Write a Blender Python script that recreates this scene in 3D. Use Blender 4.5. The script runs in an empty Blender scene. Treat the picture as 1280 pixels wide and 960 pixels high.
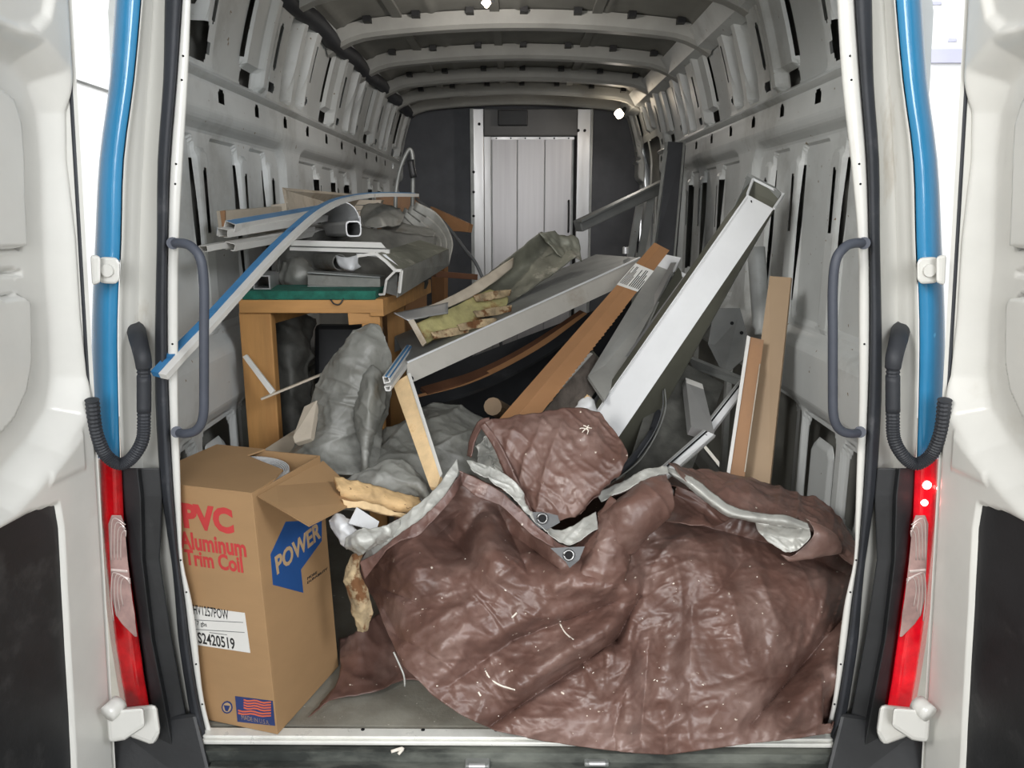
import bpy, bmesh, math, random
import numpy as np
from mathutils import Vector, Matrix, noise as mn
random.seed(5)
# ---------------------------------------------------------------- camera, world, lights
F = 960.0; PITCH = math.atan(210/960); YAW = math.atan(8/960); CAM = Vector((0.0, -1.57, 1.17))
scene = bpy.context.scene; COL = scene.collection
cd = bpy.data.cameras.new('camera'); cam = bpy.data.objects.new('camera', cd); COL.objects.link(cam)
cam.location = CAM; cam.rotation_euler = (math.pi/2-PITCH, 0, YAW)
cd.sensor_width = 36; cd.lens = 27; cd.clip_start = 0.02
scene.camera = cam
w = bpy.data.worlds.new('world'); scene.world = w; w.use_nodes = True
w.node_tree.nodes['Background'].inputs[0].default_value = (0.97, 0.985, 1, 1)
w.node_tree.nodes['Background'].inputs[1].default_value = 0.48
def area(name, loc, target, size, power, col=(1, 1, 1)):
    l = bpy.data.lights.new(name, 'AREA'); l.energy = power; l.size = size; l.color = col
    o = bpy.data.objects.new(name, l); COL.objects.link(o); o.location = loc
    o.rotation_euler = (Vector(target)-Vector(loc)).to_track_quat('-Z', 'Y').to_euler()
area('garage_lamp_front', (-2.3, -2.7, 2.9), (0.2, 0.6, 0.6), 1.0, 95, (1, 0.98, 0.94))
area('garage_lamp_rear', (2.4, -2.9, 2.9), (-0.2, 0.6, 0.6), 1.0, 70, (0.96, 0.98, 1))
area('interior_fill_light', (0.2, -5.2, 2.1), (0, 3.0, 1.0), 2.2, 150, (0.98, 0.99, 1))  # added fill from behind the camera, brightens the van's deep interior
scene.view_settings.view_transform = 'Standard'; scene.view_settings.look = 'None'
scene.view_settings.gamma = 1; scene.view_settings.use_curve_mapping = False
scene.view_settings.exposure = 0.27
# ---------------------------------------------------------------- picking world points for tracing
RM = Matrix.Rotation(YAW, 3, 'Z') @ Matrix.Rotation(math.pi/2-PITCH, 3, 'X')
def ray(px, py): return RM @ Vector(((px-640)/F, -(py-480)/F, -1))
def Q(px, py, Y): r = ray(px, py); return CAM + r*((Y-CAM.y)/r.y)
def QZ(px, py, z): r = ray(px, py); return CAM + r*((z-CAM.z)/r.z)
def V(*a): return Vector(a)
# ---------------------------------------------------------------- materials
MATS = {}
def mat(name, col, rough=0.5, metal=0.0, var=0.12, vscale=6, bump=0.0, bscale=60, spec=0.5, emit=None, es=0,
        col2=None, c2scale=3, c2lo=0.55, c2hi=0.7, trans=0, stretch=(1, 1, 1), rvar=0.0, coat=0, specks=None, weave=0):
    if name in MATS: return MATS[name]
    m = bpy.data.materials.new(name); m.use_nodes = True; nt = m.node_tree; N = nt.nodes; L = nt.links
    b = N['Principled BSDF']; b.inputs['Roughness'].default_value = rough; b.inputs['Metallic'].default_value = metal
    b.inputs['Specular IOR Level'].default_value = spec; b.inputs['Coat Weight'].default_value = coat
    if trans: b.inputs['Transmission Weight'].default_value = trans
    tc = N.new('ShaderNodeTexCoord'); mp = N.new('ShaderNodeMapping'); mp.inputs['Scale'].default_value = stretch
    L.new(tc.outputs['Object'], mp.inputs['Vector'])
    def noise(sc, det=5, r=0.6):
        n = N.new('ShaderNodeTexNoise'); n.inputs['Scale'].default_value = sc; n.inputs['Detail'].default_value = det
        n.inputs['Roughness'].default_value = r; L.new(mp.outputs[0], n.inputs['Vector']); return n
    def mix(f, a, bb):
        x = N.new('ShaderNodeMix'); x.data_type = 'RGBA'
        for s, v in ((0, f), (6, a), (7, bb)):
            if hasattr(v, 'is_linked'): L.new(v, x.inputs[s])
            else: x.inputs[s].default_value = v
        return x.outputs[2]
    c = tuple(col)+(1,); dk = tuple(k*(1-2.2*var) for k in col)+(1,); lt = tuple(min(1, k*(1+var)) for k in col)+(1,)
    n = noise(vscale); rp = N.new('ShaderNodeValToRGB'); rp.color_ramp.elements[0].position = 0.3; rp.color_ramp.elements[1].position = 0.7
    rp.color_ramp.elements[0].color = dk; rp.color_ramp.elements[1].color = lt
    L.new(n.outputs[0], rp.inputs[0]); out = rp.outputs[0]
    def thr(nn, lo, hi):
        r = N.new('ShaderNodeMapRange'); r.inputs[1].default_value = lo; r.inputs[2].default_value = hi; L.new(nn, r.inputs[0]); return r.outputs[0]
    if col2: out = mix(thr(noise(c2scale, 6, 0.65).outputs[0], c2lo, c2hi), out, tuple(col2)+(1,))
    if specks: out = mix(thr(noise(specks[1], 2, 0.5).outputs[0], specks[2], specks[2]+0.03), out, tuple(specks[0])+(1,))
    L.new(out, b.inputs['Base Color'])
    if rvar: 
        r = N.new('ShaderNodeMapRange'); r.inputs[1].default_value = .3; r.inputs[2].default_value = .7
        r.inputs[3].default_value = max(.02, rough-rvar); r.inputs[4].default_value = min(1, rough+rvar); L.new(noise(vscale*2.3).outputs[0], r.inputs[0]); L.new(r.outputs[0], b.inputs['Roughness'])
    if bump:
        bp = N.new('ShaderNodeBump'); bp.inputs['Strength'].default_value = bump; bp.inputs['Distance'].default_value = 0.004
        L.new(noise(bscale, 6).outputs[0], bp.inputs['Height']); last = bp
        if weave:
            wv = N.new('ShaderNodeTexNoise'); wv.noise_type = 'RIDGED_MULTIFRACTAL'; wv.inputs['Scale'].default_value = weave; wv.inputs['Detail'].default_value = 4; wv.inputs['Roughness'].default_value = .45; wv.inputs['Distortion'].default_value = .6; L.new(mp.outputs[0], wv.inputs['Vector'])
            mr = N.new('ShaderNodeMapRange'); mr.inputs[2].default_value = 2.0; L.new(wv.outputs[0], mr.inputs[0])
            b2 = N.new('ShaderNodeBump'); b2.inputs['Strength'].default_value = 0.9; b2.inputs['Distance'].default_value = 0.012
            L.new(mr.outputs[0], b2.inputs['Height']); L.new(bp.outputs[0], b2.inputs['Normal']); last = b2
        L.new(last.outputs[0], b.inputs['Normal'])
    if emit: b.inputs['Emission Color'].default_value = tuple(emit)+(1,); b.inputs['Emission Strength'].default_value = es
    MATS[name] = m; return m
M = dict(
 white=mat('white_paint', (.66, .655, .62), .28, var=.03, coat=.3, col2=(.56, .54, .49), c2scale=4, c2lo=.6, c2hi=.8),
 jamb=mat('jamb_paint', (.52, .515, .48), .4, var=.05, vscale=4, col2=(.36, .32, .26), c2scale=9, c2lo=.62, c2hi=.75, stretch=(1, 1, .3)),
 inner=mat('inner_grey_paint', (.58, .60, .595), .42, var=.06, vscale=3, bump=.08, bscale=30, col2=(.3, .3, .28), c2scale=2.2, c2lo=.52, c2hi=.75, specks=((.2, .15, .09), 45, .73)),
 skin=mat('roof_skin', (.24, .24, .22), .6, var=.08, vscale=5, bump=.15, bscale=120),
 bow=mat('roof_bow_paint', (.36, .36, .34), .45, var=.07),
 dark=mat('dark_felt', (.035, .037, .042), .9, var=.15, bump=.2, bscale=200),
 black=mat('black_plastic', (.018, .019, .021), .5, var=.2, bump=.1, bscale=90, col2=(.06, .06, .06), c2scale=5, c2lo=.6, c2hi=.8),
 rubber=mat('black_rubber', (.028, .031, .038), .6, var=.2, bump=.15, bscale=80, col2=(.09, .09, .095), c2scale=12, c2lo=.6, c2hi=.8),
 handle=mat('grey_rubber_handle', (.06, .068, .09), .55, var=.1, bump=.1, bscale=150),
 blue=mat('blue_paint', (.035, .23, .44), .18, var=.05, coat=.6, specks=((.12, .50, .80), 16, .715)),
 red=mat('red_lens', (.48, .003, .007), .12, var=.25, vscale=18, coat=1, bump=.5, bscale=55),
 redlit=mat('red_lens_lit', (.70, .006, .015), .12, var=.2, vscale=18, coat=1, bump=.5, bscale=55, emit=(1, .0, .02), es=.16),
 clear=mat('clear_lens', (.46, .30, .28), .1, var=.2, vscale=20, coat=1, metal=.35),
 clearline=mat('clear_lens_ridge', (.60, .50, .47), .15, var=.1, coat=1, metal=.3),
 part=mat('partition_grey', (.10, .105, .118), .75, var=.1, bump=.1, bscale=60),
 partlt=mat('partition_header', (.16, .16, .16), .6, var=.06),
 alu=mat('aluminium', (.50, .50, .50), .38, metal=.65, var=.08, vscale=3, bump=.06, stretch=(1, 1, .1), rvar=.1),
 aludoor=mat('brushed_aluminium_board', (.40, .39, .395), .42, metal=.55, var=.05, vscale=3, bump=.05, stretch=(8, 1, .3)),
 alud=mat('dull_aluminium', (.30, .31, .30), .5, metal=.5, var=.12, vscale=8, bump=.1),
 aluw=mat('white_coated_aluminium', (.70, .71, .72), .35, var=.03, col2=(.5, .5, .48), c2scale=8, c2lo=.66, c2hi=.75),
 channel=mat('downspout_grey_white', (.44, .42, .38), .45, var=.05, vscale=5, col2=(.30, .26, .21), c2scale=6, c2lo=.55, c2hi=.75, bump=.1),
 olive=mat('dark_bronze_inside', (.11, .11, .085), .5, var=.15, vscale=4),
 lining=mat('grey_inside', (.18, .185, .18), .5, var=.1),
 steel=mat('dusty_steel', (.24, .24, .22), .5, metal=.3, var=.15, vscale=10, bump=.3, bscale=60, col2=(.12, .10, .08), c2scale=7, c2lo=.55, c2hi=.7),
 floor=mat('floor_sheet', (.26, .25, .21), .6, var=.1, vscale=8, bump=.3, bscale=90, col2=(.17, .15, .12), c2scale=5, c2lo=.5, c2hi=.75, specks=((.5, .48, .42), 70, .72)),
 sill=mat('sill_aluminium', (.78, .78, .73), .35, metal=.15, var=.06, vscale=14, rvar=.1),
 step=mat('scuffed_step', (.045, .05, .046), .4, var=.3, vscale=9, bump=.3, bscale=40, col2=(.19, .20, .175), c2scale=5, c2lo=.44, c2hi=.66, stretch=(.5, 1.6, 1)),
 card=mat('cardboard', (.37, .225, .108), .75, var=.05, vscale=3, bump=.08, bscale=150, stretch=(1, 1, 3)),
 cardin=mat('cardboard_inside', (.20, .12, .06), .85, var=.1),
 redink=mat('red_ink', (.52, .045, .045), .7, var=.08),
 blueink=mat('blue_ink', (.012, .075, .26), .65, var=.08),
 navyink=mat('navy_ink', (.02, .04, .15), .65, var=.08),
 orangeink=mat('orange_ink', (.65, .13, .06), .7, var=.08),
 cardink=mat('bare_cardboard_letter', (.46, .32, .18), .75, var=.05),
 paper=mat('paper', (.74, .73, .70), .6, var=.02),
 ink=mat('black_ink', (.02, .02, .02), .6, var=.05),
 wood=mat('sawn_pine', (.42, .215, .068), .65, var=.12, vscale=5, stretch=(5, 5, .6), bump=.1, col2=(.36, .17, .05), c2scale=4, c2lo=.55, c2hi=.7),
 woodh=mat('sawn_pine_rail', (.42, .215, .068), .65, var=.12, vscale=5, stretch=(.6, 5, 5), bump=.1, specks=((.2, .09, .03), 9, .76)),
 pale=mat('fresh_pine', (.72, .52, .29), .65, var=.1, vscale=6, stretch=(4, 4, .7), bump=.15, col2=(.55, .33, .14), c2scale=6, c2lo=.6, c2hi=.75),
 split=mat('split_pine', (.62, .42, .21), .75, var=.15, vscale=9, stretch=(.8, 4, 4), bump=.3, bscale=40, specks=((.22, .13, .06), 30, .68)),
 orange=mat('orange_brown_board', (.36, .185, .085), .5, var=.08, vscale=4, col2=(.29, .135, .055), c2scale=5, c2lo=.6, c2hi=.8),
 tan=mat('tan_board', (.36, .25, .15), .6, var=.08, vscale=2.5, stretch=(1, 1, .5), col2=(.27, .175, .10), c2scale=2, c2lo=.5, c2hi=.7),
 tanw=mat('brown_board', (.33, .17, .075), .6, var=.12, vscale=3, col2=(.17, .10, .06), c2scale=3, c2lo=.5, c2hi=.7, stretch=(1, 1, .5)),
 green=mat('green_carpet', (.012, .12, .085), .95, var=.2, vscale=30, bump=.6, bscale=200),
 rot=mat('rotten_foam', (.42, .38, .17), .8, var=.2, vscale=12, bump=.5, bscale=60, col2=(.24, .13, .05), c2scale=10, c2lo=.52, c2hi=.62),
 rotw=mat('rotten_wood', (.42, .32, .19), .85, var=.3, vscale=20, bump=.7, bscale=90, col2=(.14, .06, .02), c2scale=22, c2lo=.5, c2hi=.58),
 bentm=mat('weathered_bent_metal', (.20, .20, .16), .5, metal=.35, var=.2, vscale=7, bump=.3, bscale=30, col2=(.40, .38, .32), c2scale=6, c2lo=.56, c2hi=.64),
 brownm=mat('brown_trim', (.12, .055, .03), .5, var=.2),
 pvc=mat('white_pvc', (.66, .65, .62), .4, var=.05, col2=(.42, .40, .36), c2scale=6, c2lo=.62, c2hi=.75),
 pvcb=mat('blue_film', (.045, .20, .42), .35, var=.1, col2=(.02, .08, .2), c2scale=9, c2lo=.6, c2hi=.7),
 beige=mat('beige_board', (.46, .40, .32), .6, var=.1, vscale=6, col2=(.30, .24, .17), c2scale=7, c2lo=.55, c2hi=.7),
 tarp=mat('brown_poly_tarp', (.135, .072, .057), .42, weave=13, var=.13, vscale=7, bump=.5, bscale=26, rvar=.12, spec=.6, col2=(.20, .128, .108), c2scale=6, c2lo=.48, c2hi=.68, specks=((.62, .55, .47), 55, .735)),
 tarph=mat('brown_tarp_hem', col=(.12, .06, .048), weave=11, rough=.4, var=.16, vscale=12, bump=.4, bscale=60, rvar=.12, spec=.7, col2=(.21, .125, .105), c2scale=9, c2lo=.5, c2hi=.7, specks=((.6, .53, .46), 50, .74)),
 tarpg=mat('silver_tarp_side', (.43, .43, .40), .38, weave=14, var=.12, vscale=10, bump=.5, bscale=45, rvar=.12, spec=.6, metal=.15),
 greyt=mat('grey_poly_tarp', (.20, .20, .18), .45, weave=13, var=.14, vscale=6, bump=.4, bscale=45, rvar=.1, col2=(.29, .29, .27), c2scale=5, c2lo=.5, c2hi=.7),
 corner=mat('dark_tarp_corner', (.085, .088, .092), .5, var=.1, bump=.2),
 metal=mat('galvanised_eyelet', (.25, .25, .25), .3, metal=.9, var=.2),
 hole=mat('hole_black', (.006, .006, .007), .9, var=0),
 chrome=mat('chrome', (.62, .63, .64), .15, metal=1, var=.05),
 glow=mat('lamp_glow', (1, .9, .75), .4, emit=(1, .83, .62), es=14),
 tailglow=mat('tail_bulb', (1, .2, .2), .4, emit=(1, .25, .22), es=9),
 cable=mat('grey_cable', (.10, .105, .11), .5, var=.1),
 concrete=mat('garage_floor', (.36, .34, .29), .6, var=.1, vscale=2, bump=.2),
 gwall=mat('garage_wall', (.86, .87, .88), .6, var=.01),
 gband=mat('garage_band', (.52, .53, .66), .6, var=.03),
 greywood=mat('grey_weathered_wood', (.17, .145, .125), .8, var=.3, vscale=10, stretch=(2, .5, 2), bump=.4, bscale=40),
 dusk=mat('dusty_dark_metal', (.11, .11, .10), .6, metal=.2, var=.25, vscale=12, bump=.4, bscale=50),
 lint=mat('white_lint', (.75, .70, .62), .8, var=.1),
)
# ---------------------------------------------------------------- object helpers
def link(name, me, m, parent=None, smooth=False):
    o = bpy.data.objects.new(name, me); COL.objects.link(o)
    if m is not None and not me.materials: me.materials.append(m)
    if smooth:
        for p in me.polygons: p.use_smooth = True
    if parent: o.parent = parent
    return o
def mesh(name, vs, fs, m, parent=None, smooth=False, bevel=0):
    me = bpy.data.meshes.new(name); me.from_pydata([tuple(v) for v in vs], [], fs); me.validate()
    bm = bmesh.new(); bm.from_mesh(me)
    if len(fs) < 20000: bmesh.ops.recalc_face_normals(bm, faces=bm.faces)
    bm.to_mesh(me); bm.free()
    o = link(name, me, m, parent, smooth)
    if bevel:
        b = o.modifiers.new('b', 'BEVEL'); b.width = bevel; b.segments = 2; b.limit_method = 'ANGLE'
    return o
def tag(o, label=None, cat=None, group=None, kind=None):
    if label: o['label'] = label
    if cat: o['category'] = cat
    if group: o['group'] = group
    if kind: o['kind'] = kind
    return o
def thing(name, label, cat, loc=(0, 0, 0), group=None):
    o = bpy.data.objects.new(name, None); COL.objects.link(o); o.empty_display_size = .05
    o.location = loc; tag(o, label, cat, group); return o
def finish(root):   # keep children where they were built (world coords) though the empty has a location
    loc = root.location.copy()
    for c in root.children: c.matrix_parent_inverse = Matrix.Translation(-loc)
    return root
def T(name, label, cat, parts, group=None):
    """parts: objects already built in world coordinates; the empty goes to their lowest centre."""
    vs = [Vector(v.co) for p in parts if p.type == 'MESH' for v in p.data.vertices]
    lo = Vector([min(v[i] for v in vs) for i in range(3)]); hi = Vector([max(v[i] for v in vs) for i in range(3)])
    r = thing(name, label, cat, ((lo.x+hi.x)/2, (lo.y+hi.y)/2, lo.z), group)
    for p in parts:
        if p.parent is None: p.parent = r; p.matrix_parent_inverse = Matrix.Translation(-r.location)
    return r
def box(name, a, b, m, parent=None, bevel=0):
    x0, y0, z0 = a; x1, y1, z1 = b
    vs = [(x, y, z) for x in (x0, x1) for y in (y0, y1) for z in (z0, z1)]
    fs = [(0, 1, 3, 2), (4, 6, 7, 5), (0, 4, 5, 1), (2, 3, 7, 6), (0, 2, 6, 4), (1, 5, 7, 3)]
    return mesh(name, vs, fs, m, parent, bevel=bevel)
def rings(name, rs, m, parent=None, cap=True, smooth=False, closed=True, bevel=0):
    n = len(rs[0]); vs = [v for r in rs for v in r]; fs = []
    for i in range(len(rs)-1):
        for j in range(n if closed else n-1):
            k = (j+1) % n; fs.append((i*n+j, i*n+k, (i+1)*n+k, (i+1)*n+j))
    if cap: fs += [tuple(range(n)), tuple(range((len(rs)-1)*n, len(rs)*n))]
    return mesh(name, vs, fs, m, parent, smooth, bevel)
def prism(name, A, B, m, parent=None, bevel=0): return rings(name, [A, B], m, parent, bevel=bevel)
def frame_of(d, up):
    d = d.normalized(); s = d.cross(up).normalized(); u = s.cross(d).normalized(); return s, u
def bar(name, A, B, w, h, m, parent=None, up=(0, 0, 1), bevel=.0015, roll=0):
    A, B = Vector(A), Vector(B); s, u = frame_of(B-A, Vector(up))
    if roll: R = Matrix.Rotation(math.radians(roll), 3, (B-A).normalized()); s, u = R@s, R@u
    r = [s*w/2+u*h/2, -s*w/2+u*h/2, -s*w/2-u*h/2, s*w/2-u*h/2]
    return prism(name, [A+q for q in r], [B+q for q in r], m, parent, bevel)
def extr(name, A, B, prof, m, parent=None, up=(0, 0, 1), roll=0, th=.003, bend=None):
    """thin-walled section: prof is an open polyline [(s,u)...]; becomes a sheet of thickness th swept from A to B (through bend points)."""
    pts = [Vector(A)]+[Vector(b) for b in (bend or [])]+[Vector(B)]
    P = [Vector((a, b)) for a, b in prof]; n = len(P); off = []
    for i in range(n):
        t = (P[min(i+1, n-1)]-P[max(i-1, 0)]).normalized(); off.append(Vector((-t.y, t.x))*th)
    loop = P+[P[i]+off[i] for i in range(n-1, -1, -1)]
    rs = []
    for i, p in enumerate(pts):
        d = pts[min(i+1, len(pts)-1)]-pts[max(i-1, 0)]; s, u = frame_of(d, Vector(up))
        if roll: R = Matrix.Rotation(math.radians(roll), 3, d.normalized()); s, u = R@s, R@u
        rs.append([p+s*q.x+u*q.y for q in loop])
    n2 = len(loop); vs = [v for r in rs for v in r]; fs = []
    for i in range(len(rs)-1):
        for j in range(n2):
            k = (j+1) % n2; fs.append((i*n2+j, i*n2+k, (i+1)*n2+k, (i+1)*n2+j))
    for base, in ((0,), ((len(rs)-1)*n2,)):
        for j in range(n-1): fs.append((base+j, base+j+1, base+n2-2-j, base+n2-1-j))
    return mesh(name, vs, fs, m, parent)
def hollow(name, A, B, m, parent=None, t=.003, skip=(), caps=True):
    """rectangular tube from ring A to ring B (4 points each); skip walls by index to leave a channel."""
    A = [Vector(a) for a in A]; B = [Vector(b) for b in B]
    ca = sum(A, Vector())/4; cb = sum(B, Vector())/4
    Ai = [a+(ca-a).normalized()*t*1.4 for a in A]; Bi = [b+(cb-b).normalized()*t*1.4 for b in B]
    vs = A+B+Ai+Bi; fs = []
    for j in range(4):
        if j in skip: continue
        k = (j+1) % 4
        fs += [(j, k, 4+k, 4+j), (8+j, 12+j, 12+k, 8+k), (j, 8+j, 8+k, k), (4+j, 4+k, 12+k, 12+j)]
        if (j-1) % 4 in skip: fs.append((j, 4+j, 12+j, 8+j))
        if k in skip: fs.append((k, 8+k, 12+k, 4+k))
    return mesh(name, vs, fs, m, parent)
def cr(P, n):
    """Catmull-Rom through P (array k x 3) sampled n times."""
    P = np.array([list(p) for p in P], float); k = len(P)
    E = np.vstack([2*P[0]-P[1], P, 2*P[-1]-P[-2]]); out = []
    for t in np.linspace(0, k-1, n):
        i = min(int(t), k-2); f = t-i; a, b, c, d = E[i], E[i+1], E[i+2], E[i+3]
        out.append(.5*((2*b)+(-a+c)*f+(2*a-5*b+4*c-d)*f*f+(-a+3*b-3*c+d)*f**3))
    return np.array(out)
def tube(name, pts, r, m, parent=None, n=48, seg=10, ring=0, rr=None, smooth=True, straight=False):
    P = np.array([list(p) for p in pts]) if straight else cr(pts, n); rs = []
    for i in range(len(P)):
        d = Vector(P[min(i+1, len(P)-1)]-P[max(i-1, 0)]); up = Vector((0, 1, 0)) if abs(d.normalized().y) < .9 else Vector((0, 0, 1))
        s, u = frame_of(d, up); q = (rr(i/(len(P)-1)) if rr else r)*(1+(ring if i % 2 else -ring))
        c = Vector(P[i]); rs.append([c+s*q*math.cos(a)+u*q*math.sin(a) for a in [2*math.pi*j/seg for j in range(seg)]])
    return rings(name, rs, m, parent, smooth=smooth)
def cyl(name, A, B, r, m, parent=None, seg=16): return tube(name, [A, B], r, m, parent, seg=seg, straight=True, smooth=False)
def mound(p, sc, amp, seed=0, ridge=True):
    q = Vector((p[0]*sc+seed, p[1]*sc*1.1+seed*.7, p[2]*sc-seed)); v = mn.noise(q)
    if ridge: v = 1-2.4*abs(v)
    return v*amp
def crease(p, sc, amp, ang, seed=0, st=3.2):
    """long sharp creases running at angle ang (degrees from horizontal) in the x-z plane"""
    c, n = math.cos(math.radians(ang)), math.sin(math.radians(ang)); x, z = p[0], p[2]+p[1]*.4
    u, v = x*c+z*n, -x*n+z*c; wp = .25*mn.noise(Vector((u*3, v*3, seed+5)))
    q = mn.noise(Vector((u*sc/st, (v+wp*.25)*sc, seed))); return amp*(max(0, 1-3.2*abs(q))**1.6)
def patch(name, rows, m, parent=None, nu=60, nv=60, crum=.006, sc=9, seed=1, th=.0015, feat=(), px=True, fine=.35, plane_n=None):
    """cloth or sheet lofted through rows of traced points (px, py, Y) or world points, crumpled along its normal, given thickness."""
    R = [[Q(*p) if px else Vector(p) for p in r] for r in rows]
    A = np.array([cr(r, nu) for r in R]); G = np.zeros((nv, nu, 3))
    for j in range(nu): G[:, j] = cr(A[:, j], nv)
    du = np.gradient(G, axis=1); dv = np.gradient(G, axis=0); Nn = np.cross(du, dv)
    Nn /= np.linalg.norm(Nn, axis=2, keepdims=True)+1e-12
    vw = G-np.array(CAM); sgn = np.sign((Nn*vw).sum(2, keepdims=True)); Nn *= -sgn
    if crum:
        for i in range(nv):
            for j in range(nu):
                p = G[i, j]; d = mound(p, sc*.55, crum, seed, False)+mound(p, sc, crum*.5, seed+1)+mound(p, sc*2.3, crum*fine*.5, seed+3.3)+mound(p, sc*5, crum*fine*.22, seed+7)+crease(p, sc*1.1, crum*.75, 35+seed*37 % 60, seed)+crease(p, sc*2.4, crum*.35, 110+seed*23 % 50, seed+2)
                G[i, j] += Nn[i, j]*d
    vs = G.reshape(-1, 3); fs = [(i*nu+j, i*nu+j+1, (i+1)*nu+j+1, (i+1)*nu+j) for i in range(nv-1) for j in range(nu-1)]
    o = mesh(name, vs, fs, m, parent, True)
    if th: s = o.modifiers.new('s', 'SOLIDIFY'); s.thickness = th; s.offset = -1
    return o
def text(name, s, size, m, parent, origin, ux, uy, ext=.0004, bold=0, sx=1, align='LEFT'):
    c = bpy.data.curves.new(name, 'FONT'); c.body = s; c.size = size; c.offset = bold; c.extrude = ext; c.align_x = align; c.resolution_u = 3
    o = bpy.data.objects.new(name, c); COL.objects.link(o); bpy.context.view_layer.update()
    me = bpy.data.meshes.new_from_object(o.evaluated_get(bpy.context.evaluated_depsgraph_get())); bpy.data.objects.remove(o)
    me.materials.clear()
    ux = Vector(ux).normalized(); uy = Vector(uy).normalized(); O = Vector(origin); n = ux.cross(uy)
    for v in me.vertices: v.co = O+ux*(v.co.x*sx)+uy*v.co.y+n*v.co.z
    return link(name, me, m, parent)
def flat(name, pts2, m, parent, O, ux, uy, off=.0008, th=.0006):
    O = Vector(O); ux = Vector(ux); uy = Vector(uy); n = ux.cross(uy).normalized()
    A = [O+ux*a+uy*b+n*(off-th) for a, b in pts2]; B = [O+ux*a+uy*b+n*off for a, b in pts2]
    return prism(name, A, B, m, parent)
def struct(o): o['kind'] = 'structure'; return o
# ================================================================ SETTING
def pinch(y, z): return .085*np.clip((.36-np.asarray(y, float))/.25, 0, 1)*np.clip((np.asarray(z, float)-1.22)/.25, 0, 1)
def hfield(name, us, vs, dfn, pfn, m, parent=None, smooth=False, holes=None):
    U, Vv = np.meshgrid(us, vs); d = dfn(U, Vv); P = pfn(U, Vv, d).reshape(-1, 3); nu, nv = len(us), len(vs)
    I = np.arange(nu*nv).reshape(nv, nu); f = np.stack([I[:-1, :-1], I[:-1, 1:], I[1:, 1:], I[1:, :-1]], -1).reshape(-1, 4)
    if holes is not None: H = holes(U, Vv).reshape(-1); f = f[H[f].mean(1) > 0]
    me = bpy.data.meshes.new(name); me.from_pydata(P.tolist(), [], f.tolist())
    return link(name, me, m, parent, smooth)
def sd_rect(U, Vv, u0, u1, v0, v1, r=.02, sk=0.0):
    cu, cv = (u0+u1)/2, (v0+v1)/2; Us = U-sk*(Vv-cv)
    qx = np.abs(Us-cu)-(u1-u0)/2+r; qy = np.abs(Vv-cv)-(v1-v0)/2+r
    return np.hypot(np.maximum(qx, 0), np.maximum(qy, 0))+np.minimum(np.maximum(qx, qy), 0)-r
def sd_poly(U, Vv, P):
    P = np.array(P, float); d = np.full(U.shape, 1e9); ins = np.zeros(U.shape, bool); n = len(P)
    for i in range(n):
        a, b = P[i], P[(i+1) % n]; e = b-a; wx_, wy = U-a[0], Vv-a[1]; t = np.clip((wx_*e[0]+wy*e[1])/(e@e+1e-12), 0, 1)
        d = np.minimum(d, np.hypot(wx_-e[0]*t, wy-e[1]*t))
        c = ((a[1] <= Vv) != (b[1] <= Vv)); xi = a[0]+(Vv-a[1])/(b[1]-a[1]+1e-12)*e[0]; ins ^= c & (U < xi)
    return np.where(ins, -d, d)
def blend(d, sd, val, soft=.012):
    t = np.clip(.5-sd/soft, 0, 1); t = t*t*(3-2*t); return d*(1-t)+val*t
def wallx(z): z = np.asarray(z, float); return np.where(z < 1.5, .86, .86-.11*np.clip((z-1.5)/.42, 0, 1)**1.4)
us = np.concatenate([np.arange(.10, 1.35, .0075), np.arange(1.35, 4.26, .013)]); vs_ = np.concatenate([np.arange(0, .6, .013), np.arange(.6, 1.925, .0078)])
HOLES = [.73+.305*i for i in range(11)]
LOW = [(.26, 1.36), (1.55, 2.62), (2.80, 3.70), (3.85, 4.4)]
def low_cells():
    for a, b in LOW:
        n = 0; y = a+.03
        while y < b-.1:
            y1 = min(y+(.30, .22, .17)[n % 3], b-.03); yield a, b, y, y1; y = y1+.11; n += 1
UP = [.98*k+.70 for k in range(-1, 4)]
OPEN = [(.31, .37, .36, .57), (.46, .66, .10, .585), (.72, .745, .1, .60), (.77, .97, .10, .60), (1.03, 1.5, .12, .60), (1.6, 2.1, .1, .6), (2.2, 2.7, .1, .6), (2.85, 3.6, .1, .6)]
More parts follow.
